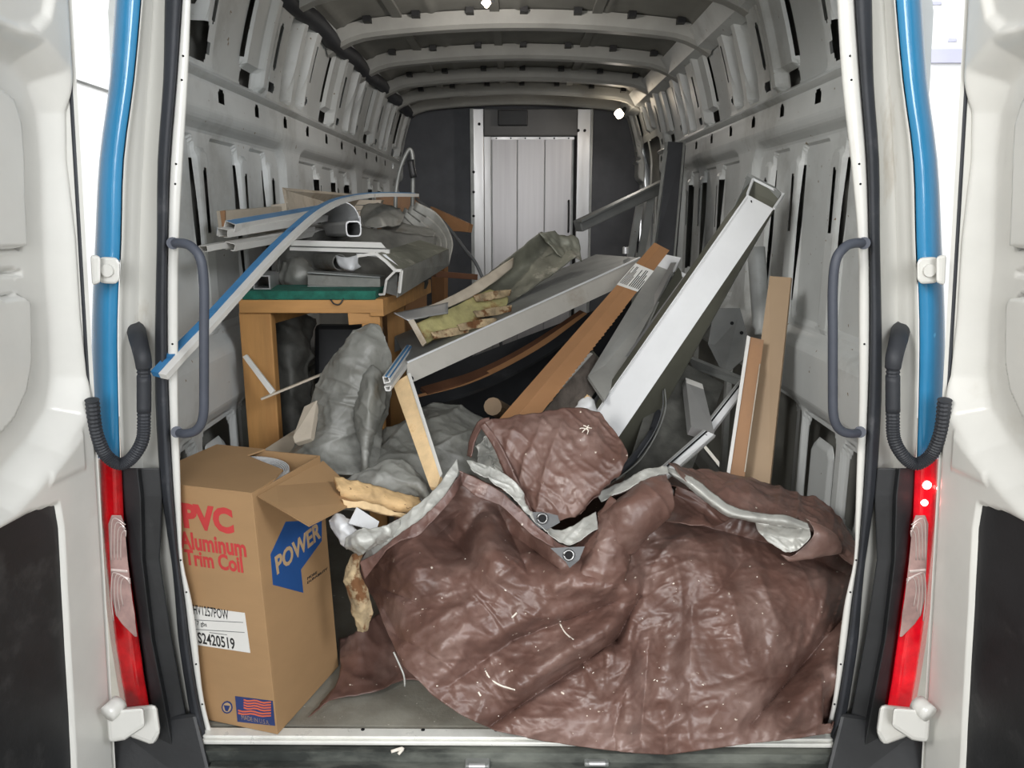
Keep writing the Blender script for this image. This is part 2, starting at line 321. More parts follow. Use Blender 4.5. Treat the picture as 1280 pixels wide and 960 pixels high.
def wall_d(side):
    def fn(Y, Z):
        d = np.zeros(Y.shape)
        for a, b in LOW: d = blend(d, sd_rect(Y, Z, a, b, .82, 1.415, .09), .024, .04)
        for a, b, y, y1 in low_cells():
            d = blend(d, sd_rect(Y, Z, y, y1, .85, 1.385, .03, .03), .036, .010)
            if y1+.08 < b: d = blend(d, sd_rect(Y, Z, y1+.010, y1+.085, .84, 1.35, .03), .013, .016)
        for o in UP:
            d = blend(d, sd_rect(Y, Z, o, o+.46, 1.565, 1.90, .03), .030, .025)
            d = blend(d, sd_rect(Y, Z, o+.27, o+.40, 1.63, 1.86, .015), .010, .014)
            d = blend(d, sd_rect(Y, Z, o+.385, o+.445, 1.57, 1.9, .02), -.010, .03)
            d = blend(d, sd_rect(Y, Z, o+.60, o+.72, 1.575, 1.87, .02, -.06), .055, .014)
            d = blend(d, sd_rect(Y, Z, o+.63, o+.66, 1.60, 1.84, .02, -.1), .035, .02)
            d = blend(d, sd_rect(Y, Z, o+.79, o+.89, 1.58, 1.88, .02, -.06), .060, .014)
        d = blend(d, sd_rect(Y, Z, .10, 4.4, 1.43, 1.545, .01), -.014, .06)
        d = blend(d, sd_rect(Y, Z, .10, 4.4, 1.535, 1.552, .004), -.026, .012)
        d = blend(d, sd_rect(Y, Z, .1, 4.4, .625, .80, .02), -.02, .05)
        for a, b, c, e in OPEN: d = blend(d, sd_rect(Y, Z, a-.02, b+.02, c-.02, e+.02, .05), .014, .02)
        if side > 0: d = blend(d, sd_rect(Y, Z, 3.25, 4.05, 1.30, 1.70, .09), .02, .02); d = blend(d, sd_rect(Y, Z, 3.62, 3.70, 1.36, 1.65, .01), .01, .012)
        return d
    return fn
def wall_holes(side):
    def fn(Y, Z):
        H = np.full(Y.shape, 9.0)
        def c(*r): nonlocal H; H = np.minimum(H, sd_rect(Y, Z, *r))
        for a, b, y, y1 in low_cells():
            c(y1-.003, y1+.006+(.006 if y1 > 1.3 else 0), .90, 1.33, .003)
            if y1+.08 < b: c(y1+.036, y1+.060, 1.12, 1.30, .008)
        for o in UP:
            c(o+.253, o+.268, 1.65, 1.85, .004); c(o+.28, o+.37, 1.575, 1.622, .01); c(o+.49, o+.515, 1.655, 1.80, .01)
            c(o+.47, o+.53, 1.585, 1.615, .01); c(o+.93, o+.95, 1.68, 1.82, .006); c(o+.92, o+.945, 1.60, 1.63, .006)
            c(o+.61, o+.68, 1.82, 1.865, .01); c(o+.81, o+.87, 1.585, 1.61, .006)
        for y in HOLES: c(y-.021, y+.021, 1.478, 1.518, .012)
        c(.54, .64, 1.575, 1.675, .014); c(.54, .61, 1.70, 1.84, .03)
        for r in OPEN: c(*r, .035)
        if side > 0: H = np.minimum(H, np.maximum(sd_rect(Y, Z, 3.32, 3.98, 1.36, 1.65, .07), -sd_rect(Y, Z, 3.62, 3.70, 1.2, 1.8, .01)))
        return H
    return fn
for side, nm in ((-1, 'wall_left'), (1, 'wall_right')):
    o = struct(hfield(nm, us, vs_, wall_d(side), lambda Y, Z, d, s=side: np.stack([s*(wallx(Z)-pinch(Y, Z)+d*(1-4*pinch(Y, Z))), Y, Z], -1), M['inner'], holes=wall_holes(side)))
    # outer skin behind the openings, so nothing shines through from the garage
    oy, oz = [-0.0, 4.3], [0, .9, 1.35, 1.7, 2.0]
    xs = [.98, .97, .945, .90, .83]
    vv = [(side*x, y, z) for y in (.45, 4.3) for x, z in zip(xs, oz)]+[(side*(float(wallx(z))+.002), .28, z) for z in oz]
    prism('wheel_arch_cover', [(side*.885, .53, .02), (side*.885, .665, .02), (side*.885, .665, .48), (side*.885, .63, .51), (side*.885, .55, .51), (side*.885, .53, .49)], [(side*.90, .52, .02), (side*.90, .68, .02), (side*.90, .68, .50), (side*.90, .64, .53), (side*.90, .54, .53), (side*.90, .52, .5)], M['inner'], o, .006)
    sk = mesh('outer_skin', vv, [(i, i+1, 6+i, 5+i) for i in range(4)]+[(10+i, 11+i, i+1, i) for i in range(4)], M['skin'], o)
# roof
def roofz(x): x = np.abs(x); return 2.0-.055*(x/.78)**2-.06*np.clip((x-.62)/.2, 0, 1)**2
o = struct(hfield('ceiling', np.linspace(-.90, .90, 150), np.arange(.0, 4.3, .03),
    lambda X, Y: -.010*np.clip(1-np.abs(((X+.9) % .36)-.18)/.03, 0, 1), lambda X, Y, d: np.stack([X, Y, roofz(X)+d], -1), M['skin'], smooth=True))
for i, y in enumerate([.02, .62, 1.27, 1.89, 2.53, 3.14, 3.65, 4.12]):
    hw = .045 if i < 6 else .035; rs = []
    for x in np.linspace(-.80, .80, 33):
        z = float(roofz(x)); lip = .012
        rs.append([V(x, y-hw-.022, z-.004), V(x, y-hw, z-.052), V(x, y-hw*.6, z-.066), V(x, y+hw*.6, z-.066), V(x, y+hw, z-.052), V(x, y+hw+.015, z-.004)])
    b = rings('roof_bow', rs, M['bow'], o, smooth=False)
    if 1 < i < 7:
        for x in (-.62, -.42, -.2, .02, .24, .46, .66):
            z = float(roofz(x)); box('rubber_pad', (x-.016, y-hw-.06, z-.022), (x+.016, y-hw-.012, z+.0), M['black'], b)
for x in (-.5, -.1, .32): box('roof_stiffener', (x-.02, .05, float(roofz(x))-.012), (x+.02, 4.2, float(roofz(x))+.002), M['skin'], o)
# padded corner rail along the left roof edge, painted one on the right
P0 = [V(-.775, y, 1.885+.008*math.sin(y*9)) for y in np.linspace(.15, 4.2, 60)]
g = tube('trim_1', P0, .036, M['rubber'], n=90, seg=8); struct(g)
g = struct(rings('trim_2', [[V(.75, y, 1.93), V(.70, y, 1.925), V(.745, y, 1.86), V(.80, y, 1.84), V(.80, y, 1.93)] for y in (.1, 2.2, 4.2)], M['inner']))
# floor and sill
fl = struct(box('floor', (-.90, .02, -.03), (.90, 4.3, 0), M['floor']))
si = struct(box('trim_3', (-.74, -.024, -.02), (.76, .006, .003), M['sill'], bevel=.002))
si2 = box('sill_lip', (-.74, -.033, -.014), (.76, -.024, -.003), M['sill'], si, bevel=.003)
for x in (-.36, -.22, -.05, .1, .3, .5): cyl('screw', (x, .0, .002), (x, .0, .0045), .0045, M['hole'], si, 10)
# ground the van stands on, garage wall beyond
struct(box('garage_floor', (-9, -7, -.72), (9, 9, -.70), M['concrete']))
gw = struct(box('wall_garage', (-9, 5.5, -.70), (9, 5.6, 4.5), M['gwall']))
p = Q(1172, 70, 5.5); box('wall_band', (p.x-.09, 5.46, p.z-.06), (p.x+.9, 5.5, p.z+.05), M['gband'], gw)
a = Q(88, 98, 5.49); b = Q(142, 116, 5.49); bar('conduit_line', a, b, .02, .02, M['lining'], gw)
for q in ((1171, 4), (1190, 50)): c = Q(q[0], q[1], 5.49); box('wall_mark', (c.x-.035, 5.485, c.z-.012), (c.x+.035, 5.5, c.z+.012), M['gband'], gw)
area('garage_wall_fill', (0, 2.5, 4.2), (0, 5.5, 1.4), 3.0, 420)  # added fill light, only there to turn the garage wall white
# partition and its sliding door
wb = struct(box('wall_back', (-.9, 4.25, 0), (.9, 4.28, 2.0), M['part']))
YP = 4.235
def fr(x0, y0, x1, y1, Y=YP): a = Q(x0, y0, Y); b = Q(x1, y1, Y); return a.x, b.x, b.z, a.z
x0, x1, _, zt = fr(590, 137, 738, 300); zb = 0.0
xa = fr(610, 137, 717, 200)[0]; xb = fr(610, 137, 717, 200)[1]; zh = Q(640, 171, YP).z
o = box('door_jamb', (x0, 4.19, 0), (xa-.03, 4.25, zt), M['alu'], wb, .004); box('door_jamb', (xa-.03, 4.205, 0), (xa+.02, 4.25, zh), M['alu'], wb, .003)
box('door_jamb', (xb+.02, 4.20, 0), (x1, 4.25, zt), M['alu'], wb, .004); box('corner_strip', (x0-.012, 4.18, 0), (x0+.012, 4.25, zt), M['alud'], wb)
box('corner_strip', (x1-.02, 4.18, 0), (x1-.005, 4.25, zt), M['alud'], wb)
box('door_header', (xa-.03, 4.17, zh), (xb+.02, 4.25, zt), M['partlt'], wb, .01)
c = Q(641, 148, 4.15); box('header_box', (c.x-.105, 4.13, c.z-.05), (c.x+.105, 4.17, c.z+.055), M['black'], wb, .006)
for px, py in ((599, 155), (723, 163), (731, 163), (592, 215), (592, 240), (592, 270)): c = Q(px, py, 4.185); cyl('bolt', (c.x, 4.178, c.z), (c.x, 4.21, c.z), .010, M['hole'], wb, 8)
dr = struct(box('door_3', (xa+.02, 4.225, 0), (xb, 4.245, zh+.01), M['alud']))
xs = [xa+.025, Q(646.5, 250, 4.22).x, Q(680.5, 250, 4.22).x, xb-.012]
for i in range(3): box('board', (xs[i]+.003, 4.214, .01), (xs[i+1]-.003, 4.225, zh-.008), M['aludoor'], dr, .002)
box('top_rail', (xa+.02, 4.208, zh-.022), (xb, 4.214, zh-.004), M['alu'], dr)
for k in range(6): x = xa+.06+k*(xb-xa-.1)/5; cyl('rivet', (x, 4.2, zh-.013), (x, 4.209, zh-.013), .006, M['hole'], dr, 8)
box('edge_seal', (xb, 4.20, 0), (xb+.018, 4.24, zh), M['hole'], dr)
h = Q(711, 252, 4.18); tube('door_handle', [V(h.x, 4.21, h.z), V(h.x, 4.17, h.z-.01), V(h.x, 4.17, h.z-.20), V(h.x, 4.21, h.z-.21)], .007, M['black'], dr)
# ---------------------------------------------------------------- rear frame of the van, traced row by row, mirrored
YS = [-60, 0, 100, 200, 300, 400, 500, 600, 640, 700, 750, 800, 860, 900, 930]
B_fi = [240, 238, 234, 228, 223, 222, 222, 225, 226, 228, 239, 246, 252, 260, 270]     # flange inner edge
B_fo = [230, 228, 221, 213, 210, 209, 211, 216, 219, 224, 231, 237, 246, 254, 262]     # flange outer edge / seal inner
B_so = [209, 206, 204, 197, 196, 194, 194, 200, 205, 214, 219, 223, 232, 239, 247]     # seal outer edge
B_j2 = [196, 193, 188, 182, 178, 177, 177, 184, 189, 197, 202, 207, 214, 220, 226]
B_j1 = [188, 184, 176, 168, 164, 161, 161, 167, 172, 180, 186, 192, 200, 206, 212]
B_ci = [180, 177, 168, 155, 152, 148, 149, 152, 153, 157, 163, 171, 182, 190, 196]     # cream edge, blue inner
B_bo = [148, 144, 137, 124, 119, 115, 115, 117, 119, 124, 128, 132, 146, 152, 156]     # blue outer
def loft(name, cols, m, parent=None, side=1, th=0, smooth=True, sub=3):
    """cols: list of (px list, depth Y) boundaries"""
    yy = np.linspace(0, len(YS)-1, (len(YS)-1)*sub+1); rs = []
    for px, Y in cols:
        n = len(px); C = cr([(px[i], YS[i], 0) for i in range(n)], (n-1)*sub+1)
        rs.append([Q(c[0] if side < 0 else 1296-c[0], c[1], Y) for c in C])
    k = len(rs[0]); vs = [v for r in rs for v in r]; fs = [(i*k+j, i*k+j+1, (i+1)*k+j+1, (i+1)*k+j) for i in range(len(rs)-1) for j in range(k-1)]
    o = mesh(name, vs, fs, m, parent, smooth)
    if th: s = o.modifiers.new('s', 'SOLIDIFY'); s.thickness = th; s.offset = 0
    return o
def mid(a, b, t): return [p+(q-p)*t for p, q in zip(a, b)]
B_left = B_fi
for side, nm in ((-1, 'trim_4'), (1, 'trim_5')):
    B_fi = B_left if side < 0 else [p+q for p, q in zip(B_left, [12, 11, 9, 4, 0]+[0]*10)]
    fr_ = struct(loft(nm, [(B_fo, .0), (mid(B_fo, B_fi, .15), -.004), (mid(B_fo, B_fi, .85), -.004), (B_fi, .002), (B_fi, .012)], M['white'], side=side, th=.002))
    # return of the frame from the flange to the side wall
    pts = [Q(p if side < 0 else 1296-p, y, .012) for p, y in zip(B_fi, YS)]; vs = []
    for p in pts: vs += [p, V(side*(float(wallx(p.z))-.02), .10, p.z), V(side*(float(wallx(p.z)-pinch(.115, p.z))+.004), .115, p.z)]
    mesh('frame_return', vs, [(3*i+j, 3*i+j+1, 3*i+j+4, 3*i+j+3) for i in range(len(pts)-1) for j in (0, 1)], M['inner'], fr_)
    seal = loft('rubber_seal', [(B_fo, .006), (mid(B_fo, B_so, .12), -.016), (mid(B_fo, B_so, .45), -.026), (mid(B_fo, B_so, .6), -.018), (mid(B_fo, B_so, .88), -.016), (B_so, .012)], M['rubber'], fr_, side)
    n = 10
    loft('door_jamb', [(B_so[:n], .012), (mid(B_so, B_j2, .4)[:n], .040), (B_j2[:n], .042), (mid(B_j2, B_j1, .5)[:n], .015), (B_j1[:n], .010), (mid(B_j1, B_ci, .6)[:n], -.004), (mid(B_j1, B_ci, .8)[:n], -.012), (B_ci[:n], -.012)], M['jamb'], fr_, side)
    loft('lower_jamb', [(B_so, .014), (mid(B_so, B_j2, .5), .03), (B_j2, .03), (B_ci, .03)], M['jamb'], fr_, side)
    n = 9
    loft('blue_corner_panel', [([p-1 for p in B_ci[:n]], -.002), (mid(B_ci, B_bo, .08)[:n], -.016), (mid(B_ci, B_bo, .5)[:n], -.020), (mid(B_ci, B_bo, .85)[:n], -.008), (B_bo[:n], .02), ([p+2 for p in B_bo[:n]], .35)], M['blue'], fr_, side)
    # spot welds along the flange
    for y in (70, 100, 205, 230, 430, 545, 700, 740, 830, 880):
        i = max(k for k in range(len(YS)) if YS[k] <= y); t = (y-YS[i])/(YS[i+1]-YS[i]); a = (B_fi[i]+(B_fi[i+1]-B_fi[i])*t); b = (B_fo[i]+(B_fo[i+1]-B_fo[i])*t)
        px = (a+b)/2; p = Q(px if side < 0 else 1296-px, y, -.0045); cyl('rivet', (p.x, p.y-.0015, p.z), (p.x, p.y+.004, p.z), .0022, M['hole'], fr_, 8)
    # black plastic pillar cover beside the lamp, and bumper corner below
    MX = (lambda p: p) if side < 0 else (lambda p: 1296-p)
    rows = [(585, 150, 172, 200), (620, 152, 176, 203), (700, 160, 178, 200), (800, 175, 190, 215), (870, 185, 204, 228), (935, 190, 216, 240)]
    rs = [[Q(MX(a), y, -.01), Q(MX(a+3), y, -.035), Q(MX(b), y, -.045), Q(MX(b+4), y, -.02), Q(MX(c), y, -.01), Q(MX(c), y, .03), Q(MX(a), y, .03)] for y, a, b, c in rows]
    rings('lamp_pillar_cover', rs, M['black'], fr_, bevel=.003)
    vs = [Q(MX(x), y, Y) for x, y, Y in ((140, 905, -.02), (245, 890, -.02), (275, 1010, -.10), (130, 1010, -.10), (140, 905, .1), (245, 890, .1), (275, 1010, .1), (130, 1010, .1))]
    prism('bumper_corner', vs[:4], vs[4:], M['black'], fr_, .01)
    box('hook', (Q(MX(262), 540, 0).x-.006, -.01, Q(MX(262), 540, 0).z-.006), (Q(MX(262), 540, 0).x+.006, .0, Q(MX(262), 540, 0).z+.006), M['white'], fr_) if False else None
# corner curve of seal under the sill
sb = struct(box('trim_6', (-.80, -.045, -.24), (.82, .02, -.022), M['step']))
for i, (z, y) in enumerate(((-.045, -.052), (-.075, -.075), (-.11, -.11))): box('step_ridge', (-.70, y-.02, z-.02), (.71, y+.045, z), M['step'], sb, .006)
box('bumper_step', (-.80, -.50, -.26), (.82, -.04, -.13), M['step'], sb, .02)
for i in range(15): x = -.66+i*.092; bar('tread_rib', (x, -.15, -.128), (x+.16, -.46, -.128), .03, .012, M['step'], sb, bevel=.004)
for px, py in ((597, 953), (745, 950)):
    p = QZ(px, py-2, -.040); box('latch_striker', (p.x-.028, p.y-.02, p.z-.02), (p.x+.028, p.y+.008, p.z+.004), M['alud'], sb, .004)
    cyl('striker_pin', (p.x-.018, p.y-.022, p.z+.004), (p.x+.018, p.y-.022, p.z+.004), .006, M['alu'], sb)
# ---------------------------------------------------------------- opened rear doors (pressed inner faces)
def rear_door(nm, side):
    e0 = Q(90 if side < 0 else 1206, 0, -.075); e1 = Q(141 if side < 0 else 1155, 900, -.075)      # hinge-side edge, leaning in towards the roof
    k = (e0.x-e1.x)/(e0.z-e1.z); a = side*.10
    ed = lambda z: e1.x+k*(z-e1.z)
    def pt(u, z, d=0): return V(ed(z)+a*u+side*d, -.075-u, z)
    n = V(1, a, -k)                                               # plane: x + a*y' - k z = c  (y' = y+.075)
    def uv(px, py, d=0):
        r = ray(px if side < 0 else 1296-px, py)
        c = e1.x-k*e1.z+side*d; f = lambda p: p.x-k*p.z+a*(p.y+.075)-c
        f0 = f(CAM); f1 = f(CAM+r); t = -f0/(f1-f0); p = CAM+r*t; return (-.075-p.y, p.z)
    arch = [(-60, 40), (-20, 38), (0, 44), (40, 66), (66, 96), (79, 140), (84, 200), (87, 300), (93, 400), (95, 470), (88, 515), (62, 560), (25, 605), (0, 630), (-60, 665)]
    up = [(-60, 96), (0, 104), (20, 122), (30, 155), (33, 200), (34, 250), (37, 312), (-60, 318)]
    lo = [(-60, 372), (0, 371), (36, 371), (41, 378), (42, 420), (42, 455), (36, 490), (20, 525), (0, 548), (-60, 590)]
    tri = [(103, 540), (106, 585), (62, 606), (66, 590), (90, 560)]
    hook = [(-30, 4), (0, 22), (30, 34), (48, 34), (62, 20), (70, -20), (-30, -20)]
    blk = [(-120, 730), (0, 662), (40, 640), (74, 630), (79, 660), (84, 760), (92, 900), (97, 1010), (-120, 1080)]
    slot = [(-30, 337), (18, 338), (27, 341), (18, 345), (-30, 345)]
    C_ = {kk: [uv(*p, dict(arch=.02, up=.034, lo=.034, slot=.055).get(kk, 0)) for p in vv] for kk, vv in dict(arch=arch, up=up, lo=lo, tri=tri, hook=hook, blk=blk, slot=slot).items()}
    def dfn(U, Z):
        d = np.zeros(U.shape)
        d = blend(d, sd_poly(U, Z, C_['arch']), .055, .055)
        d = blend(d, sd_poly(U, Z, C_['up']), .034, .010); d = blend(d, sd_poly(U, Z, C_['lo']), .034, .010)
        g1 = np.abs(sd_poly(U, Z, C_['up'])); g2 = np.abs(sd_poly(U, Z, C_['lo']))
        d = np.where(np.minimum(g1, g2) < .0026, d+.022, d)
        d = blend(d, sd_poly(U, Z, C_['slot']), .08, .004)
        d = blend(d, sd_poly(U, Z, C_['tri']), -.004, .008); d = blend(d, sd_poly(U, Z, C_['hook']), .012, .014)
        d = blend(d, sd_poly(U, Z, C_['blk']), .012, .006)
        rim = np.clip((.012-U)/.012, 0, 1); d = d+rim**2*.014
        return d
    uu = np.concatenate([np.arange(0, .36, .0028), np.arange(.36, .74, .02)]); zz = np.arange(-.30, 1.85, .0055)
    Up, Zp = uu, zz
    def pfn(U, Z, d):
        return np.stack([e1.x+k*(Z-e1.z)+a*U+side*d, -.075-U, Z], -1)
    o = struct(hfield(nm, uu, zz, dfn, pfn, M['white'], smooth=True))
    # outer shell so that the door has its thickness
    z0, z1 = -.30, 1.845; U1 = .72
    vs = [pt(0, z0), pt(0, z1), pt(U1, z1), pt(U1, z0), pt(0, z0, .10), pt(0, z1, .10), pt(U1, z1, .10), pt(U1, z0, .10)]
    mesh('outer_shell', vs, [(0, 1, 5, 4), (4, 5, 6, 7), (2, 3, 7, 6), (1, 2, 6, 5), (0, 3, 7, 4)], M['white'], o)
    bl = [pt(u, z, .009) for u, z in C_['blk']]; bb = [pt(u, z, .014) for u, z in C_['blk']]
    prism('black_lower_panel', bl, bb, M['black'], o)
    tube('edge_gasket', [pt(-.004, z, .012) for z in np.linspace(.25, 1.7, 12)], .006, M['rubber'], o, n=30, seg=6)
    return o, pt, uv
for nm, side in (('door_1', -1), ('door_2', 1)):
    d, pt, uv = rear_door(nm, side); MX = (lambda p: p) if side < 0 else (lambda p: 1296-p)
    # upper hinge: arm from the door, rounded block on the body; lower hinge: two white castings
    prism('hinge_arm', [Q(MX(x), y, -.10) for x, y in ((113, 318), (126, 320), (126, 354), (115, 357))], [Q(MX(x), y, -.03) for x, y in ((113, 318), (126, 320), (126, 354), (115, 357))], M['white'], d, .006)
    prism('hinge_block', [Q(MX(x), y, -.075) for x, y in ((122, 324), (128, 321), (146, 322), (150, 328), (150, 349), (145, 355), (127, 354), (122, 349))], [Q(MX(x), y, -.0) for x, y in ((122, 324), (128, 321), (146, 322), (150, 328), (150, 349), (145, 355), (127, 354), (122, 349))], M['white'], d, .007)
    c = Q(MX(136), 338, -.074); cyl('hinge_cap', c, c+V(0, -.008, 0), .012, M['white'], d)
    prism('hinge_block', [Q(MX(x), y, -.10) for x, y in ((150, 885), (196, 880), (201, 916), (192, 932), (160, 920))], [Q(MX(x), y, -.03) for x, y in ((150, 885), (196, 880), (201, 916), (192, 932), (160, 920))], M['white'], d, .01)
    prism('hinge_arm', [Q(MX(x), y, -.14) for x, y in ((133, 888), (180, 884), (182, 908), (156, 925), (136, 928))], [Q(MX(x), y, -.06) for x, y in ((133, 888), (180, 884), (182, 908), (156, 925), (136, 928))], M['white'], d, .008)
    tube('hinge_knuckle', [Q(MX(150), 878, -.12), Q(MX(134), 893, -.15)], .019, M['white'], d, n=4, seg=12)
# ---------------------------------------------------------------- tail lamps
for side, lab in ((-1, 'red and clear tail lamp, unlit, beside the left door'), (1, 'red and clear tail lamp glowing bright at its top, beside the right door')):
    MX = (lambda p: p) if side < 0 else (lambda p: 1296-p); R_ = M['red'] if side < 0 else M['redlit']
    rows = [(572, 118, 152), (600, 119, 153), (650, 121, 155), (700, 126, 160), (750, 131, 167), (800, 137, 174), (850, 145, 181), (884, 151, 187)]
    rs = [[Q(MX(a), y, .03), Q(MX(a+1), y, -.02), Q(MX(a*.8+b*.2), y, -.05), Q(MX(a*.3+b*.7), y, -.056), Q(MX(b), y, -.04), Q(MX(b), y, .03)] for y, a, b in rows]
    body = rings('red_lens', rs, R_, smooth=False, bevel=.004)
    rows = [(644, 139, 152), (655, 135, 156), (700, 137, 160), (750, 140, 166), (768, 144, 169), (780, 152, 170), (796, 168, 172)]
    rs = [[Q(MX(a), y, -.05), Q(MX(a+.5), y, -.060), Q(MX(b-.5), y, -.060), Q(MX(b), y, -.045)] for y, a, b in rows]
    cl = rings('clear_lens', rs, M['clear'], bevel=.001); parts = [body, cl]
    for j in range(4):
        for (ya, yb) in ((648+j*5, 700), (716+j*2, 776-j*6)):
            A = 139+j*4; tube('lens_ridge', [Q(MX(A+(0 if ya < 700 else 3)), yb, -.0605), Q(MX(A), (ya+yb)/2, -.0605), Q(MX(A+1), ya+4, -.0605), Q(MX(A+6), ya, -.0605), Q(MX(157 if ya < 700 else 163), ya+8, -.0605)], .0013, M['clearline'], cl, n=16, seg=5)
    parts.append(bar('lens_divider', Q(MX(139), 712, -.060), Q(MX(160), 714, -.060), .006, .006, M['clearline']))
    if side > 0:
        for px, py, r in ((1158, 606, .009), (1155, 628, .007), (1174, 611, .004)):
            c = Q(px, py, -.054); parts.append(tube('bulb', [c+V(0, -.004, 0), c+V(0, .004, 0)], r, M['tailglow'], n=3, seg=12))
    T('tail_lamp', lab, 'tail lamp', parts, 'tail lamps')
# ---------------------------------------------------------------- grab handles and door cable conduits
for side, lab in ((-1, 'curved grey grab handle on the left edge of the opening'), (1, 'curved grey grab handle on the right edge of the opening')):
    MX = (lambda p: p) if side < 0 else (lambda p: 1296-p)
    P = [Q(MX(x), y, Y) for x, y, Y in ((214, 304, -.02), (228, 304, -.045), (240, 309, -.055), (251, 325, -.06), (255, 360, -.06), (255, 420, -.06), (255, 480, -.06), (254, 520, -.06), (246, 537, -.055), (232, 542, -.045), (220, 540, -.02))]
    a = tube('grip', P, .0095, M['handle'], n=70, seg=12)
    b = [cyl('mount', Q(MX(x), y, -.035), Q(MX(x), y, .0), .012, M['handle']) for x, y in ((216, 304), (221, 540))]
    T('grab_handle', lab, 'handle', [a]+b, 'grab handles')
    P = [Q(MX(x), y, Y) for x, y, Y in ((173, 418, .0), (177, 440, -.045), (180, 470, -.05), (180, 520, -.05), (178, 550, -.055), (165, 572, -.06), (150, 580, -.065), (132, 568, -.07), (120, 540, -.085), (115, 500, -.10))]
    hose = tube('corrugated_hose', P, .0128, M['rubber'], n=150, seg=12, ring=.07, smooth=False)
    P2 = [Q(MX(x), y, Y) for x, y, Y in ((170, 412, .03), (173, 425, -.02), (178, 445, -.05), (180, 460, -.05))]
    elbow = tube('elbow', P2, .016, M['rubber'], n=20, seg=14, rr=lambda t: .019-.004*t)
    sl = tube('smooth_sleeve', [Q(MX(180), 470, -.051), Q(MX(180), 515, -.051)], .0138, M['rubber'], n=8, seg=14)
    T('cable_conduit', 'black corrugated door cable hose looping down by the %s door hinge' % ('left' if side < 0 else 'right'), 'hose', [hose, elbow, sl], 'door cable hoses')
# ---------------------------------------------------------------- interior lamps
c = Q(774, 143, 3.7); L_ = [tube('bulb', [c+V(-.012, -.02, .012), c+V(.008, .0, -.008)], .026, M['glow'], n=3, seg=14), tube('lamp_bracket', [c+V(.0, .02, .0), c+V(.03, .1, .02), c+V(.06, .2, .06)], .014, M['black'], n=10)]
T('cargo_lamp', 'small glowing lamp high in the right far corner', 'lamp', L_)
def point(loc, e, r=.03, col=(1, .85, .65)):
    l = bpy.data.lights.new('lamp_light', 'POINT'); l.energy = e; l.shadow_soft_size = r; l.color = col
    o = bpy.data.objects.new('lamp_light', l); COL.objects.link(o); o.location = loc
def cargo_spot(loc, tgt, e, size=.08, col=(1, .93, .86)):
    l = bpy.data.lights.new('lamp_beam', 'AREA'); l.energy = e; l.size = size; l.color = col; l.shape = 'DISK'
    o = bpy.data.objects.new('lamp_beam', l); COL.objects.link(o); o.location = loc; o.rotation_euler = (Vector(tgt)-Vector(loc)).to_track_quat('-Z', 'Y').to_euler()
cargo_spot(c+V(-.06, -.06, -.03), (-.3, 3.4, .6), 2.5)
point(c+V(-.06, -.12, -.03), .4)
c = Q(607, 2, 1.20); L_ = [tube('bulb', [c+V(-.006, 0, .004), c+V(.010, 0, -.012)], .012, M['glow'], n=3, seg=12), box('lamp_bracket', (c.x+.012, c.y-.01, c.z+.0), (c.x+.03, c.y+.01, c.z+.05), M['chrome'])]
T('ceiling_lamp', 'small bright lamp hanging from the ceiling at the top edge', 'lamp', L_)
point(c+V(0, -.04, -.04), .4)
cargo_spot(c+V(0, .03, -.03), (0, 3.6, .9), 2.8)
# ================================================================ OBJECTS
def slab(name, quad, th, m, parent=None, bevel=0):
    """flat board: four traced corners (px, py, Y); thickness th metres away from the viewer along the board's own normal."""
    C_ = [Q(*q) for q in quad]; n = (C_[1]-C_[0]).cross(C_[2]-C_[0]).normalized()
    if n.dot(C_[0]-CAM) < 0: n = -n
    return prism(name, C_, [c+n*th for c in C_], m, parent, bevel)
def QP(l): return [Q(*p) for p in l]
def bil(C_, a, b, lift=0):
    p = C_[0]*(1-a)*(1-b)+C_[1]*a*(1-b)+C_[2]*a*b+C_[3]*(1-a)*b; return p+(CAM-p).normalized()*lift
def onquad(name, C_, a0, a1_, b0, b1, m, parent=None, lift=.002, th=.0015):
    f = lambda l: [bil(C_, a0, b0, l), bil(C_, a1_, b0, l), bil(C_, a1_, b1, l), bil(C_, a0, b1, l)]
    return prism(name, f(lift), f(lift-th), m, parent)
def sash(quad, m):
    C_ = QP(quad); return [slab('sash_face', quad, .012, m), onquad('edge_lip', C_, 0, 1, 0, .16, M['alu'], lift=.006, th=.006), onquad('edge_lip', C_, 0, 1, .86, 1, M['alu'], lift=.006, th=.006), onquad('glazing_groove', C_, 0, 1, .22, .36, M['hole'], lift=.001, th=.001)]
# ---- cardboard carton
Fb = V(-.552, -.020, .004); a1 = V(-.963, .27, 0).normalized(); a2 = V(.27, .963, 0).normalized(); W1, W2, Hb = .300, .285, .584
up = V(-.03, -.0, 1).normalized()
def BX(a, b, h): return Fb+a1*a+a2*b+up*h
th = .004; parts = []
parts.append(prism('front_panel', [BX(0, 0, 0), BX(W1, 0, 0), BX(W1, th, 0), BX(0, th, 0)], [BX(0, 0, Hb), BX(W1, 0, Hb), BX(W1, th, Hb), BX(0, th, Hb)], M['card'], bevel=.001))
parts.append(prism('side_panel', [BX(0, th, 0), BX(th, th, 0), BX(th, W2, 0), BX(0, W2, 0)], [BX(0, th, Hb), BX(th, th, Hb), BX(th, W2, Hb), BX(0, W2, Hb)], M['card'], bevel=.001))
parts.append(prism('side_panel', [BX(W1, th, 0), BX(W1-th, th, 0), BX(W1-th, W2, 0), BX(W1, W2, 0)], [BX(W1, th, Hb), BX(W1-th, th, Hb), BX(W1-th, W2, Hb), BX(W1, W2, Hb)], M['card']))
parts.append(prism('back_panel', [BX(th, W2-th, 0), BX(W1-th, W2-th, 0), BX(W1-th, W2, 0), BX(th, W2, 0)], [BX(th, W2-th, Hb), BX(W1-th, W2-th, Hb), BX(W1-th, W2, Hb), BX(th, W2, Hb)], M['card']))
